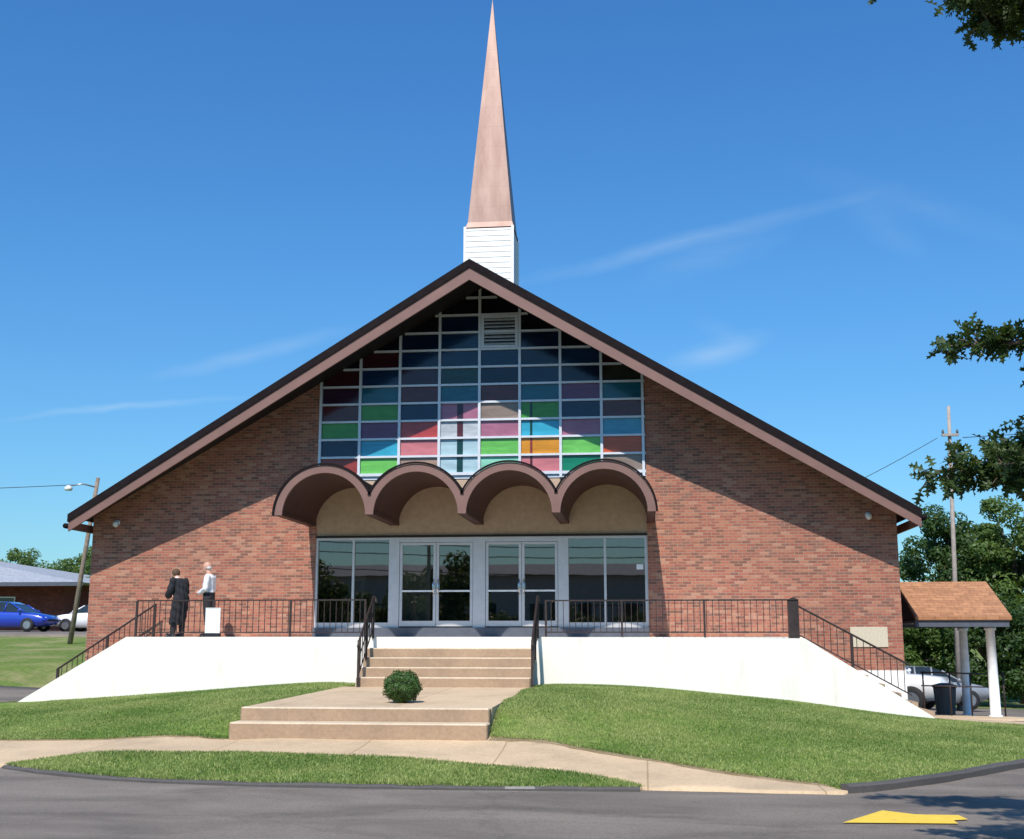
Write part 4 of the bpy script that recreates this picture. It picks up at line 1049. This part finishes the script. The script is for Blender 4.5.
# ------------------------------------------------------------------ cars
def car(name, label, paint, loc, rz, prof='sedan', group=None):
    root = tag(empty(name, loc), label, 'car', group)
    Lc, wd = 4.6, .88
    if prof == 'sedan':
        low = [(-2.3, .55, .78), (-2.22, .35, .90), (-1.7, .22, .98), (-1.1, .20, .98), (0, .20, .95), (.95, .20, .92), (1.6, .22, .86), (2.1, .30, .76), (2.3, .45, .62)]
        cab = [(-1.75, .98), (-1.0, 1.36), (-.4, 1.44), (.2, 1.42), (.55, 1.30), (1.25, .90)]
    else:
        low = [(-2.35, .5, .95), (-2.3, .38, 1.08), (-1.7, .30, 1.10), (0, .28, 1.08), (.9, .28, 1.08), (1.6, .30, 1.04), (2.15, .36, .98), (2.32, .5, .80)]
        cab = [(-2.25, 1.1), (-2.05, 1.66), (-1, 1.74), (.1, 1.72), (.45, 1.62), (1.05, 1.07)]
    b = MB(); sec = []
    for x, z0, z1 in low:
        tw = 1-.10*max(0, (abs(x)-1.6)/.75)**2
        ring = [(0, z0), (.75, z0), (.92, z0+.08), (1.0, z0+(z1-z0)*.55), (.97, z1-.06), (.90, z1), (0, z1+.03)]
        full = [(-y, z) for y, z in ring[::-1][:-1]]+[(y, z) for y, z in ring][0:]
        sec.append([(x, y*wd*tw, z) for y, z in ([(-y, z) for y, z in ring[:0:-1]]+ring)])
    k = len(sec[0]); vs = [p for s_ in sec for p in s_]; fs = []
    for i in range(len(sec)-1):
        for j in range(k-1): fs.append((i*k+j, i*k+j+1, (i+1)*k+j+1, (i+1)*k+j))
        fs.append((i*k+k-1, i*k, (i+1)*k, (i+1)*k+k-1))
    fs += [tuple(range(k-1, -1, -1)), tuple((len(sec)-1)*k+j for j in range(k))]
    b.add(vs, fs, 0, True)
    # roof and pillars
    zb = lambda x: np.interp(x, [l[0] for l in low], [l[2] for l in low])
    rw = lambda z: wd*(.92-.24*max(0, z-1.0)/.45) if prof == 'sedan' else wd*(.93-.14*max(0, z-1.1)/.6)
    top = [(x, rw(z), z) for x, z in cab]
    vs = []; 
    for x, y, z in top: vs += [(x, -y, z), (x, -y*.8, z+.02), (x, y*.8, z+.02), (x, y, z)]
    for i in range(1, len(top)-2):
        pass
    n = len(top); fr_ = [(i*4+j, i*4+j+1, (i+1)*4+j+1, (i+1)*4+j) for i in range(1, n-2) for j in range(3)]
    b.add(vs, fr_, 0, True)
    for s in (-1, 1):       # pillars
        for xa, xb in ((1, 0), (n-2, n-1)):
            A_, B_ = top[xa], top[xb]
            b.tube([(A_[0], s*A_[1], A_[2]), (B_[0], s*wd*.9, zb(B_[0]))], .035, 6)
        for i in (2, 3) if prof == 'sedan' else (2, 3):
            b.tube([(top[i][0], s*top[i][1], top[i][2]), (top[i][0]-.05, s*wd*.92, zb(top[i][0]))], .03, 6)
    body = b.build('body', paint, None); body.parent = root
    g = MB(); ctop = top[1:-1]
    for s in (-1, 1):
        ins = .012
        for i in range(len(ctop)-1):
            a, c = ctop[i], ctop[i+1]
            v = [(a[0], s*(a[1]-ins), a[2]-.01), (c[0], s*(c[1]-ins), c[2]-.01), (c[0], s*(wd*.91-ins), zb(c[0])-.02), (a[0], s*(wd*.91-ins), zb(a[0])-.02)]
            g.add(v, [(0, 1, 2, 3)])
        for a, e in ((top[1], top[0]), (top[-2], top[-1])):
            g.add([(a[0], s*(a[1]-ins), a[2]-.01), (e[0], s*(wd*.91-ins), zb(e[0])-.02), (a[0], s*(wd*.91-ins), zb(a[0])-.02)], [(0, 1, 2)])
    for a, e in ((top[1], top[0]), (top[-2], top[-1])):
        g.add([(a[0], -a[1]*.98, a[2]), (a[0], a[1]*.98, a[2]), (e[0], wd*.9, zb(e[0])), (e[0], -wd*.9, zb(e[0]))], [(0, 1, 2, 3)])
    o = g.build('windows', 'carglass', None); o.parent = root
    zr_ = .33 if prof == 'sedan' else .38
    wp = None
    for x in (-1.38, 1.42):
        for s in (-1, 1):
            t_ = MB(); y = s*wd; pr = [(-.11, .60*zr_), (-.11, .93*zr_), (-.08, zr_), (.08, zr_), (.11, .93*zr_), (.11, .60*zr_)]
            vs = []; m_ = 24
            for dy, r_ in pr: vs += [(x+r_*math.cos(2*math.pi*q/m_), y-s*.06+dy, zr_+r_*math.sin(2*math.pi*q/m_)) for q in range(m_)]
            fs = [(i*m_+q, i*m_+(q+1) % m_, (i+1)*m_+(q+1) % m_, (i+1)*m_+q) for i in range(5) for q in range(m_)]
            t_.add(vs, fs, 0, True); w_ = t_.build('wheel', 'tyre', None); w_.parent = root
            r_ = MB(); r_.tube([(x, y-s*.10, zr_), (x, y+s*.03, zr_)],   .60*zr_, 24, cap=True, smooth=False)
            rr_ = r_.build('rim', 'rim', None); rr_.parent = w_
    for s in (-1, 1):
        h = MB(); x1 = 2.22; z = zb(2.1)-.12; h.ball((x1-.06, s*wd*.66, z), (.10, .17, .07)); q = h.build('headlight', 'headlamp', None); q.parent = root
        h = MB(); h.box(-2.32, -2.22, s*wd*.62-.14, s*wd*.62+.14, zb(-2.25)-.2, zb(-2.25)-.06); q = h.build('tail_light', 'red_lens', None); q.parent = root
        h = MB(); h.ball((1.0, s*(wd+.08), zb(1.0)+.08), (.06, .09, .07)); q = h.build('wing_mirror', paint, None); q.parent = root
    h = MB(); h.box(2.18, 2.31, -.5, .5, .50 if prof == 'sedan' else .62, .60 if prof == 'sedan' else .82); q = h.build('grille', 'tyre', None); q.parent = root
    root.rotation_euler = (0, 0, rz)
    return root
def gz_(x, y): return H(x, y)
car('blue_car', 'blue sedan parked nose right above the grass bank', 'blue_paint', (-31.2, 57, gz_(-31.2, 57)), 0, 'sedan', 'cars in the left parking lot')
car('white_car', 'white sedan parked behind the leaning wooden pole', 'white_paint', (-27.5, 59.2, gz_(-27.5, 59.2)), R(180), 'sedan', 'cars in the left parking lot')
car('white_van', 'white utility vehicle parked beyond the carport, half hidden by the church', 'white_paint', (6.75, 38.3, gz_(7.2, 38.3)), R(-24), 'suv', 'cars behind the carport')
car('silver_car', 'silver car parked beyond the white vehicle in the shade of the trees', 'silver_paint', (9.3, 43.5, gz_(9.3, 43.5)), R(14), 'sedan', 'cars behind the carport')

# iron handrail and bin by the carport
rl = tag(empty('side_railing', (8, 31.5, -.1)), 'low black railing under the carport roof beside the white vehicle', 'railing')
y = 31.9
b = MB(); b.tube([(6.9, y, .95), (8.95, y, .90)], .022, 6); b.build('top_rail', 'iron', rl)
b = MB(); b.tube([(6.9, y, .62), (8.95, y, .58)], .018, 6); b.build('middle_rail', 'iron', rl)
for x in (6.95, 7.6, 8.1, 8.9):
    b = MB(); b.tube([(x, y, H(x, y)), (x, y, .94)], .022, 6); b.build('post', 'iron', rl)
bn = tag(empty('trash_bin', (8.0, 34.2, H(8, 34.2))), 'dark grey ribbed bin standing behind the low railing', 'bin')
b = MB(); b.tube([(0, 0, 0), (0, 0, .75)], [.24, .30], 16, smooth=False); q = b.build('barrel', 'concretedark', None); q.parent = bn
b = MB(); b.tube([(0, 0, .75), (0, 0, .80), (0, 0, .86)], [.33, .33, .12], 16, smooth=False); q = b.build('lid', 'iron', None); q.parent = bn

# ------------------------------------------------------------------ far building at left
fb = tag(empty('brick_building', (-44, 75, 2.1)), 'low brick building with pale grey hipped roof behind the parked cars', 'building')
fx0, fx1, fy0_, fy1_ = -75, -34.9, 70, 88; z0 = 1.9; ze_ = 4.95; zr2 = 8.4
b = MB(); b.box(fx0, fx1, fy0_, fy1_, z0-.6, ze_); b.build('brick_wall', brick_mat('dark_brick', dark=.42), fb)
b = MB(); e = 2.2
ry = (fy0_+fy1_)/2
v = [(fx0-e, fy0_-e, ze_), (fx1+e, fy0_-e, ze_), (fx1+e, fy1_+e, ze_), (fx0-e, fy1_+e, ze_), (fx0+9, ry, zr2), (fx1-19, ry, zr2)]
b.add(v, [(0, 1, 5, 4), (1, 2, 5), (2, 3, 4, 5), (3, 0, 4), (3, 2, 1, 0)]); b.build('roof', 'shingle_grey', fb)
b = MB(); b.box(fx0-e, fx1+e, fy0_-e-.03, fy0_-e, ze_-.2, ze_+.03); b.build('fascia', 'curb_grey', fb)
for x in (-39.4,):
    b = MB(); b.box(x-.9, x, fy0_-.2, fy0_+1.6, 5.3, 5.55); b.build('roof_vent', 'whitemetal', fb)
for x in (-46, -42.5, -38.6):
    b = MB(); b.box(x-.6, x+.6, fy0_-.03, fy0_+.05, 2.9, 4.2); w_ = b.build('window', 'whitemetal', fb)
    MB().box(x-.53, x+.53, fy0_-.04, fy0_-.031, 2.97, 4.13).build('pane', 'carglass', w_)

# ------------------------------------------------------------------ poles and wires
def upole(label, base, topp, mt, r0, r1, arms, group='utility poles', lamp=None, trans=False):
    root = tag(empty('utility_pole', base), label, 'utility pole', group)
    A_ = Vector(base); B_ = Vector(topp)
    b = MB(); b.tube([A_-Vector((0, 0, .3)), A_.lerp(B_, .5), B_], [r0, (r0+r1)/2, r1], 12); b.build('pole', mt, root)
    for t, hw_ in arms:
        ins_on = hw_ > .45
        c = A_.lerp(B_, t); b = MB(); b.box(c.x-hw_, c.x+hw_, c.y-.16, c.y-.05, c.z-.045, c.z+.045); a = b.build('crossarm', mt, root)
        for q in (-.9, -.35, .35, .9) if ins_on else (-.85, .85):
            i_ = MB(); x = c.x+q*hw_; i_.tube([(x, c.y-.1, c.z+.06), (x, c.y-.1, c.z+.10), (x, c.y-.1, c.z+.2)], [.03, .05, .03], 8); i_.build('insulator', 'concretedark', a)
    if lamp:
        c = A_.lerp(B_, lamp[0]); b = MB(); b.tube([c, c+Vector((lamp[1]*.5, -.2, .12)), c+Vector((lamp[1], -.4, .02))], .03, 8); a = b.build('lamp_arm', 'rim', root)
        e = c+Vector((lamp[1], -.4, 0)); i_ = MB(); i_.rings([(e.x, e.y, e.z-.16, .13, .13), (e.x, e.y, e.z-.06, .16, .16), (e.x, e.y, e.z+.04, .07, .07)], 14); i_.build('lamp_head', 'lamp_white', a)
    if trans:
        c = A_.lerp(B_, trans); b = MB(); b.tube([c+Vector((.32, 0, -.45)), c+Vector((.32, 0, .35))], .22, 14, smooth=False); b.build('transformer', 'rim', root)
    return root
upole('leaning brown wooden utility pole with a lamp behind the left eave', (-22.1, 45, H(-22.1, 45)), (-21.35, 45, 8.0), 'pole', .10, .075, [], lamp=(.94, -.95))
upole('tall pale utility pole with a crossarm behind the carport', (11.0, 45, H(11, 45)), (11.3, 45, 10.2), 'palepole', .105, .06, [(.90, .30)])
def wire(a, b_, sag, label, r=.012, group=None):
    a, b_ = Vector(a), Vector(b_); pts = [a.lerp(b_, t)-Vector((0, 0, sag*4*t*(1-t))) for t in [i/20 for i in range(21)]]
    m = MB(); m.tube(pts, r, 5); o = m.build('power_line', 'cable', None); tag(o, label, 'wire', 'overhead wires'); return o
wire((-22.3, 44.9, 7.72), (-60, 43, 8.2), .5, 'thin overhead wire running left from the leaning pole', .014)
wire((11.7, 44.9, 9.0), (40, 38, 11.2), .5, 'thin overhead wire running right from the pale pole', .014)
wire((10.8, 44.9, 9.0), (-1, 52.4, 4.8), .6, 'thin service wire dropping left from the pale pole toward the church', .012)

# ------------------------------------------------------------------ trees
def tree(name, label, base, hgt, crown, leafm, nl=9000, ls=.16,  group=None, trunk_r=.22, ncl=60, cz=.58, seed=0, low=.18):
    g = np.random.default_rng(seed+11)
    if seed < 20: nl *= 3; ls *= .66; ncl = 90
    root = tag(empty(name, base), label, 'tree', group)
    rx, ry, rz = crown; cc = np.array([0, 0, hgt*cz])
    d = g.normal(size=(ncl, 3)); d /= np.linalg.norm(d, axis=1)[:, None]
    C = cc+d*np.array([rx, ry, rz])*g.uniform(.45, 1.0, (ncl, 1)); C[:, 2] = np.maximum(C[:, 2], hgt*low)
    cr = g.uniform(.55, 1.15, ncl)*min(rx, rz)*.33
    ci = g.integers(0, ncl, nl); o = g.normal(size=(nl, 3)); o /= np.linalg.norm(o, axis=1)[:, None]
    pts = C[ci]+o*(cr[ci]*g.uniform(.35, 1.0, nl)**.5)[:, None]*np.array([1, 1, .72])
    pts[:, 2] = np.maximum(pts[:, 2], .2)
    V, F = leafcloud(pts, ls, o*.8+np.array([0, 0, .35]))
    fastmesh('crown', V, F, leafm, root)
    b = MB(); b.tube([(0, 0, -.3), (.05, 0, hgt*.25), (0, .05, hgt*.5), (.0, 0, hgt*.8)], [trunk_r, trunk_r*.8, trunk_r*.6, trunk_r*.2], 10)
    for i in range(0, ncl, 4):
        z0 = max(hgt*.2, min(C[i][2]*.6, hgt*.6)); a = Vector((0, 0, z0)); e = Vector(C[i]); m_ = a.lerp(e, .5)+Vector((0, 0, .08*hgt*.5))
        b.tube([a, m_, e], [trunk_r*.4, trunk_r*.22, .03], 6)
    q = b.build('trunk', 'bark', None); q.parent = root
    return root
def tz(x, y): return (x, y, H(x, y))
tree('broadleaf_tree', 'dark green tree behind the pale utility pole, nearest the church', tz(13.3, 56), 8.2, (2.1, 2, 3.5), 'leaf_dark', 9000, .15, 'trees behind the carport', seed=1)
tree('broadleaf_tree', 'mid green tree filling the right edge beside the pale pole', tz(16.2, 55), 8.5, (2.5, 2.4, 3.9), 'leaf_mid', 12000, .15, 'trees behind the carport', seed=2)
tree('broadleaf_tree', 'low bushy tree seen under the carport roof', tz(10.6, 52), 4.2, (2.2, 1.8, 2.0), 'leaf_mid', 7000, .13, 'trees behind the carport', seed=3, low=.08, cz=.5)
tree('broadleaf_tree', 'dark low tree standing behind the carport columns', tz(13.8, 51), 4.5, (2.3, 1.8, 2.2), 'leaf_dark', 7000, .13, 'trees behind the carport', seed=4, low=.08, cz=.5)
tree('broadleaf_tree', 'shrubby tree at the far right edge below the larger crowns', tz(17.3, 50), 4.6, (2.4, 1.8, 2.3), 'leaf_mid', 7000, .13, 'trees behind the carport', seed=5, low=.08, cz=.5)
tree('broadleaf_tree', 'tall tree just out to the right of the frame edge', tz(21, 56), 9.5, (3, 3, 4.4), 'leaf_dark', 9000, .17, 'trees behind the carport', seed=6)
tree('broadleaf_tree', 'yellow green tree top rising over the grey roof at the left edge', tz(-54.5, 100), 7.2, (3.4, 3, 3.3), 'leaf_light', 6000, .2, 'trees behind the left building', seed=7)
tree('broadleaf_tree', 'small tree just left of the leaning pole beyond the grey roof', tz(-47.6, 98), 6.3, (2.4, 2.2, 2.9), 'leaf_mid', 5000, .18, 'trees behind the left building', seed=8)
tree('broadleaf_tree', 'mid green tree between the leaning pole and the church wall', tz(-36.2, 80), 6.3, (2.1, 2.2, 3.0), 'leaf_mid', 6000, .17, 'trees behind the left building', seed=9)
tree('broadleaf_tree', 'low dark tree partly hidden by the church left wall', tz(-33.4, 78), 5.2, (2.6, 2.0, 2.6), 'leaf_dark', 6000, .17, 'trees behind the left building', seed=10)

# woods across the street, behind the viewer (mirrored in the doors)
proto = tree('roadside_tree', 'roadside tree across the street facing the church doors', (-30, -42, 0), 6.2, (3.4, 3, 2.9), 'leaf_dark', 9000, .17, 'trees across the street', seed=20, low=.1, cz=.5)
for i, (x, y, s) in enumerate([(-25, -44, .9), (-20.5, -41, .85), (-11, -43, .62), (-6, -44, .7), (-1, -42, .62), (4, -43, .7), (9, -42, .8), (-36, -43, 1.1), (15, -43, 1), (-24, -22, 1.15), (-16, -38, 1.35)]):
    o = copy_tree(proto); o.location = (x, y, 0); o.scale = (s, s, s); o.rotation_euler = (0, 0, i*1.3)
    o['label'] = 'tree across the street at %s of the row facing the church' % ['the near left end', 'left', 'mid left', 'middle', 'mid right', 'right of the middle', 'far right', 'the end past the right', 'the outer left', 'the outer right', 'the left foreground', 'the tall centre'][i]
hb = tag(empty('long_building', (-10, -54, 0)), 'long low mauve building across the street from the church', 'building')
MB().box(-40, 14, -60, -54, -.2, 7.4).build('wall', plain('mauve_render', (.74, .58, .55), .9), hb)
b = MB(); b.add([(-40.6, -53.4, 7.4), (14.6, -53.4, 7.4), (14.6, -60.6, 7.4), (-40.6, -60.6, 7.4), (-38, -57, 8.6), (12, -57, 8.6)], [(0, 1, 5, 4), (1, 2, 5), (2, 3, 4, 5), (3, 0, 4), (3, 2, 1, 0)]); b.build('roof', 'shingle_grey', hb)
for i in range(12):
    x = -37+i*4.4; w_ = MB().box(x, x+1.4, -54.01, -53.95, 3.2, 4.9).build('window', 'whitemetal', hb); MB().box(x+.08, x+1.32, -53.95, -53.93, 3.28, 4.82).build('pane', 'carglass', w_)
upole('wooden pole with crossarm across the street at left', (-20, -12, 0), (-20, -12, 9), 'pole', .15, .11, [(.93, .9), (.82, .6)])
upole('wooden pole with crossarm across the street at centre', (-12.6, -12, 0), (-12.6, -12, 8.6), 'pole', .13, .1, [(.93, .9)])
upole('wooden pole with crossarm across the street at right', (16, -12, 0), (16, -12, 9), 'pole', .15, .11, [(.93, .9), (.82, .6)])
for k, z in enumerate((8.4, 7.5, 6.9, 5.9)):
    wire((-50, -12, z+.4), (-20, -12, z), .5, 'overhead street wire left span, line %s from the top' % ['first', 'second', 'third', 'fourth'][k], .03)
    wire((-20, -12, z), (16, -12, z-.2), .5, 'overhead street wire middle span, line %s from the top' % ['first', 'second', 'third', 'fourth'][k], .03)

# ---- oak at right, reaching into the picture -------------------------------
oak = tag(empty('oak_tree', (7.6, 8.2, 0)), 'oak tree at right whose leafy branches reach in over the road', 'tree')
def oak_leaf_outline():
    half = [(0, 0), (.10, .015), (.16, .05), (.26, .25), (.32, .22), (.36, .07), (.46, .08), (.58, .34), (.64, .28), (.62, .09), (.74, .09), (.86, .20), (.86, .07), (1.0, 0)]
    return half
half = np.array(oak_leaf_outline()); hl = len(half)
def oak_leaves(P, D, size, g):
    """P leaf base points, D leaf directions"""
    n = len(P); D = D/np.linalg.norm(D, axis=1)[:, None]
    t = g.normal(size=(n, 3)); t[:, 2] += 1.2; S = np.cross(D, t); S /= np.linalg.norm(S, axis=1)[:, None]; Nn = np.cross(S, D)
    s = size*g.uniform(.7, 1.25, n)
    mid = np.linspace(0, 1, hl)
    out = []
    for sg in (1, -1):
        for k in range(hl):
            out.append(P+D*(half[k, 0]*s)[:, None]+S*(sg*half[k, 1]*s)[:, None]+Nn*(np.abs(half[k, 1])*.25*s-(half[k, 0]**2)*.12*s)[:, None])
    for k in range(hl): out.append(P+D*(half[k, 0]*s)[:, None]-Nn*((half[k, 0]**2)*.12*s)[:, None])
    V = np.stack(out, 1); m = V.shape[1]; V = V.reshape(-1, 3); tri = []
    for k in range(hl-1):
        a, b2, c, d_ = 2*hl+k, 2*hl+k+1, k+1, k
        tri += [(a, b2, c), (a, c, d_)]
        c, d_ = hl+k+1, hl+k; tri += [(a, c, b2), (a, d_, c)]
    tri = np.array(tri); F = (tri[None]+np.arange(n)[:, None, None]*m).reshape(-1, 3)
    return V, F
LP, LD = [], []; g = np.random.default_rng(5)
wood = MB()
def limb_curve(a, b_, sag, n=10):
    a, b_ = Vector(a), Vector(b_); return [a.lerp(b_, i/n)+Vector((0, 0, sag*4*(i/n)*(1-i/n))) for i in range(n+1)]
def leafy(path, r0, spread, ntw, nleaf, t0=.3, flat=.6, ln=.35):
    """twigs with leaf rosettes along a branch path"""
    n = len(path)-1; wood.tube(path, [r0*(1-.85*i/n) for i in range(n+1)], 7)
    for k in range(ntw):
        t = t0+(1-t0)*(k+g.uniform(0, 1))/ntw; i = min(n-1, int(t*n)); f = t*n-i
        p = path[i].lerp(path[i+1], f); d = (path[i+1]-path[i]).normalized()
        q = Vector(g.normal(size=3)); q.z *= flat; q = (q.normalized()*spread+d*.7).normalized()*ln*g.uniform(.5, 1.2)*(1.15-.5*t)
        e = p+q; wood.tube([p, p.lerp(e, .5)+Vector((0, 0, .02)), e], [.009, .006, .004], 5)
        for m in range(nleaf*2-2):
            tt = g.uniform(.25, 1.0); LP.append(np.array(p.lerp(e, tt))+g.normal(size=3)*.02); LD.append(np.array(q.normalized()*.8)+g.normal(size=3)*.75+np.array([0, 0, -.25]))
O = Vector((7.6, 8.2, 0))
trunk = [O+Vector(v) for v in ((0, 0, -.3), (.05, 0, 1.5), (-.05, .1, 3.2), (0, .1, 5.0), (.1, .0, 7.0), (.1, 0, 9.0))]
wood.tube(trunk, [.38, .31, .27, .22, .15, .05], 14)
# branches that enter the frame
leafy(limb_curve((7.5, 8.3, 3.6), (2.32, 9.0, 3.97), .12), .07, .75, 84, 8, .45, .45, .26)
leafy(limb_curve((4.6, 8.6, 3.9), (3.0, 9.1, 3.85), .05), .03, .7, 40, 8, .35, .5, .26)
leafy(limb_curve((7.5, 8.3, 2.9), (2.16, 9.1, 3.05), .16), .06, .85, 84, 8, .5, .8, .34)
leafy(limb_curve((4.4, 8.8, 3.2), (2.75, 9.2, 3.20), .04), .03, .8, 52, 8, .3, .8, .32)
leafy(limb_curve((4.2, 8.8, 6.3), (2.75, 9.1, 6.72), .05), .03, .9, 90, 9, .2, .7, .34)
leafy(limb_curve((4.2, 8.8, 2.95), (2.55, 9.1, 3.0), .10), .03, .9, 56, 8, .3, .7, .30)
leafy(limb_curve((7.5, 8.3, 3.1), (3.05, 9.6, 3.45), .10), .05, .9, 44, 7, .5, .8, .32)
leafy(limb_curve((7.6, 8.2, 6.0), (1.98, 9.0, 6.98), .25), .07, .85, 60, 8, .5, .6, .32)
leafy(limb_curve((7.6, 8.2, 5.6), (2.45, 8.8, 6.66), .22), .07, .9, 110, 8, .5, .6, .36)
leafy(limb_curve((7.6, 8.2, 5.9), (2.9, 9.3, 6.75), .12), .05, .9, 60, 8, .5, .6, .36)
# crown proper, outside and above the frame
for k in range(66):
    a = g.uniform(0, 2*math.pi); rr_ = g.uniform(1.2, 3.7); z = g.uniform(3.8, 10.5); k2 = math.sqrt(max(.15, 1-((z-6.8)/4.3)**2))
    e = Vector((O.x+rr_*k2*math.cos(a), O.y+rr_*k2*math.sin(a), z))
    # leave the camera's view of the sky clear
    for _ in range(20):
        fr_edge = .335*e.y
        if e.x > fr_edge+.6 or e.z > EYE+e.y*.60+.6: break
        e.x += .4
    leafy(limb_curve((O.x, O.y, max(2.6, z-1.6)), e, .25), .05, .95, 16, 7, .4, .7, .5)
# foliage overhead, nearer than the frame, shading the low branches
for (x, y, z) in [(4.2, 6.2, 7.2), (3.6, 6.6, 7.4), (4.6, 7.2, 7.6), (3.4, 5.6, 6.6), (4.0, 5.0, 6.2), (4.8, 5.8, 6.0), (3.9, 7.4, 7.9), (4.6, 4.6, 5.6), (3.3, 7.3, 7.4), (3.2, 6.5, 6.9), (3.0, 7.0, 7.3), (2.75, 6.4, 7.0), (2.7, 7.4, 8.1), (2.45, 5.6, 6.8), (2.9, 5.9, 6.9), (2.55, 6.9, 7.9), (3.1, 5.2, 6.3), (3.3, 6.0, 7.2), (2.9, 7.9, 8.4), (2.0, 5.2, 6.6), (2.3, 5.0, 6.2), (2.6, 5.4, 6.5), (3.4, 6.4, 7.6), (3.2, 7.0, 8.0), (2.7, 6.0, 7.4), (3.6, 5.4, 6.7), (2.8, 6.2, 7.5), (3.0, 6.9, 7.7), (3.4, 7.3, 7.8), (2.6, 5.7, 7.0), (3.2, 5.6, 7.2), (3.7, 6.3, 7.5), (3.5, 6.9, 7.4), (2.9, 7.5, 7.9), (2.5, 6.3, 7.3)]:
    leafy(limb_curve((O.x, O.y, 5.2), (x, y, z), .3), .05, .95, 22, 7, .45, .7, .5)
for k in range(24):      # higher twigs whose shade falls on the near corner of the road
    h = g.uniform(6.9, 8.2); gx = g.uniform(3.0, 5.0); gy = g.uniform(11.2, 14.9)
    leafy(limb_curve((6.2, 7.6, 6.4), (gx-.098*h, min(gy-.857*h, 8.6), h), .25), .03, .9, 16, 8, .55, .5, .45)
V, F = oak_leaves(np.array(LP), np.array(LD), .115, g); V -= np.array(O)
fastmesh('crown', V, F, 'oak_leaf', oak)
wood.build('trunk', 'bark', oak)

# ------------------------------------------------------------------ sky, sun
SE, SAZ = R(49.2), R(6.5)   # elevation; azimuth: sun behind the viewer, a little to the left
sund = Vector((-math.sin(SAZ)*math.cos(SE), -math.cos(SAZ)*math.cos(SE), math.sin(SE)))
sl = bpy.data.lights.new('sun', 'SUN'); sl.energy = 5.0; sl.angle = R(.5); sl.color = (1, .94, .86)
so = bpy.data.objects.new('sun', sl); col.objects.link(so); so.rotation_euler = (-sund).to_track_quat('-Z', 'Y').to_euler(); so.location = (-10, -20, 40)
w = bpy.data.worlds.new("World"); scn.world = w; w.use_nodes = True; nt = w.node_tree
bg = nt.nodes['Background']; sky = N(nt, 'ShaderNodeTexSky', sky_type='NISHITA'); sky.sun_disc = False; sky.sun_elevation = SE; sky.sun_rotation = R(180)+SAZ
sky.air_density = 1.0; sky.dust_density = .6; sky.ozone_density = 2.0; sky.altitude = 100
bg.inputs['Strength'].default_value = .105
tc = coord(nt); sp = N(nt, 'ShaderNodeSeparateXYZ'); L(nt, tc.outputs['Generated'], sp.inputs[0])
yy = M_('MAXIMUM', nt, sp.outputs[1], .05); cb = N(nt, 'ShaderNodeCombineXYZ'); L(nt, M_('DIVIDE', nt, sp.outputs[0], yy), cb.inputs[0]); L(nt, M_('DIVIDE', nt, sp.outputs[2], yy), cb.inputs[1])
wn = noise(nt, 5, 4, .6, cb.outputs[0]); vm = nt.nodes.new('ShaderNodeVectorMath'); vm.operation = 'MULTIPLY_ADD'
L(nt, wn.outputs['Color'], vm.inputs[0]); vm.inputs[1].default_value = (.03, .03, 0); 
off_ = nt.nodes.new('ShaderNodeVectorMath'); off_.operation = 'SUBTRACT'; L(nt, cb.outputs[0], off_.inputs[0]); off_.inputs[1].default_value = (.015, .015, 0); L(nt, off_.outputs[0], vm.inputs[2])
tot = None
for (x0, y0, x1, y1, sg, am) in [(-.12, .298, .20, .372, .010, .24), (-.57, .190, -.34, .207, .0045, .40), (-.43, .224, -.25, .262, .010, .30), (.02, .222, .11, .248, .016, .42),
                                 (.13, .40, .34, .32, .022, .07), (.17, .37, .24, .31, .02, .10), (.05, .265, .10, .235, .012, .12), (.0, .30, .13, .345, .02, .12)]:
    mp = N(nt, 'ShaderNodeMapping', vector_type='TEXTURE'); mp.inputs['Location'].default_value = ((x0+x1)/2, (y0+y1)/2, 0)
    ln = math.hypot(x1-x0, y1-y0); mp.inputs['Rotation'].default_value = (0, 0, math.atan2(y1-y0, x1-x0)); mp.inputs['Scale'].default_value = (ln*.6, sg, 1)
    L(nt, vm.outputs[0], mp.inputs[0]); gr = N(nt, 'ShaderNodeTexGradient', gradient_type='SPHERICAL'); L(nt, mp.outputs[0], gr.inputs[0])
    v_ = M_('MULTIPLY', nt, M_('POWER', nt, gr.outputs['Fac'], 1.2), am); tot = v_ if tot is None else M_('ADD', nt, tot, v_)
sm_ = N(nt, 'ShaderNodeMapping'); sm_.inputs['Scale'].default_value = (6, 26, 1); sm_.inputs['Rotation'].default_value = (0, 0, R(-14)); L(nt, cb.outputs[0], sm_.inputs[0])
n2 = noise(nt, 1.6, 6, .65, sm_.outputs[0]); mod = ramp(nt, n2.outputs[0], [(.3, (.35, .35, .35)), (.7, (1, 1, 1))])
fac = M_('MULTIPLY', nt, tot, mod.outputs[0])
grd = ramp(nt, sp.outputs[2], [(.08, (.58, .98, 1.2)), (.28, (.51, 1.07, 1.46)), (.5, (.46, 1.08, 1.62))])
skc = mix(nt, 1.0, sky.outputs[0], grd.outputs[0], 'MULTIPLY')
cl = mix(nt, fac, skc, (5.2, 6.9, 8.6))
L(nt, cl, bg.inputs[0])

# ------------------------------------------------------------------ camera
cd = bpy.data.cameras.new('camera'); co = bpy.data.objects.new('camera', cd); col.objects.link(co); scn.camera = co
cd.sensor_width = 36; cd.sensor_fit = 'HORIZONTAL'; cd.lens = 36*1200/1024; cd.clip_end = 4000; cd.clip_start = .1
co.location = (0, 0, EYE); co.rotation_euler = (R(90+10.227), 0, R(6.225))
scn.view_settings.view_transform = 'Standard'; scn.view_settings.look = 'None'; scn.view_settings.exposure = .07; scn.view_settings.gamma = 1
scn.view_settings.use_curve_mapping = False
scn.render.resolution_x = 1024; scn.render.resolution_y = 839
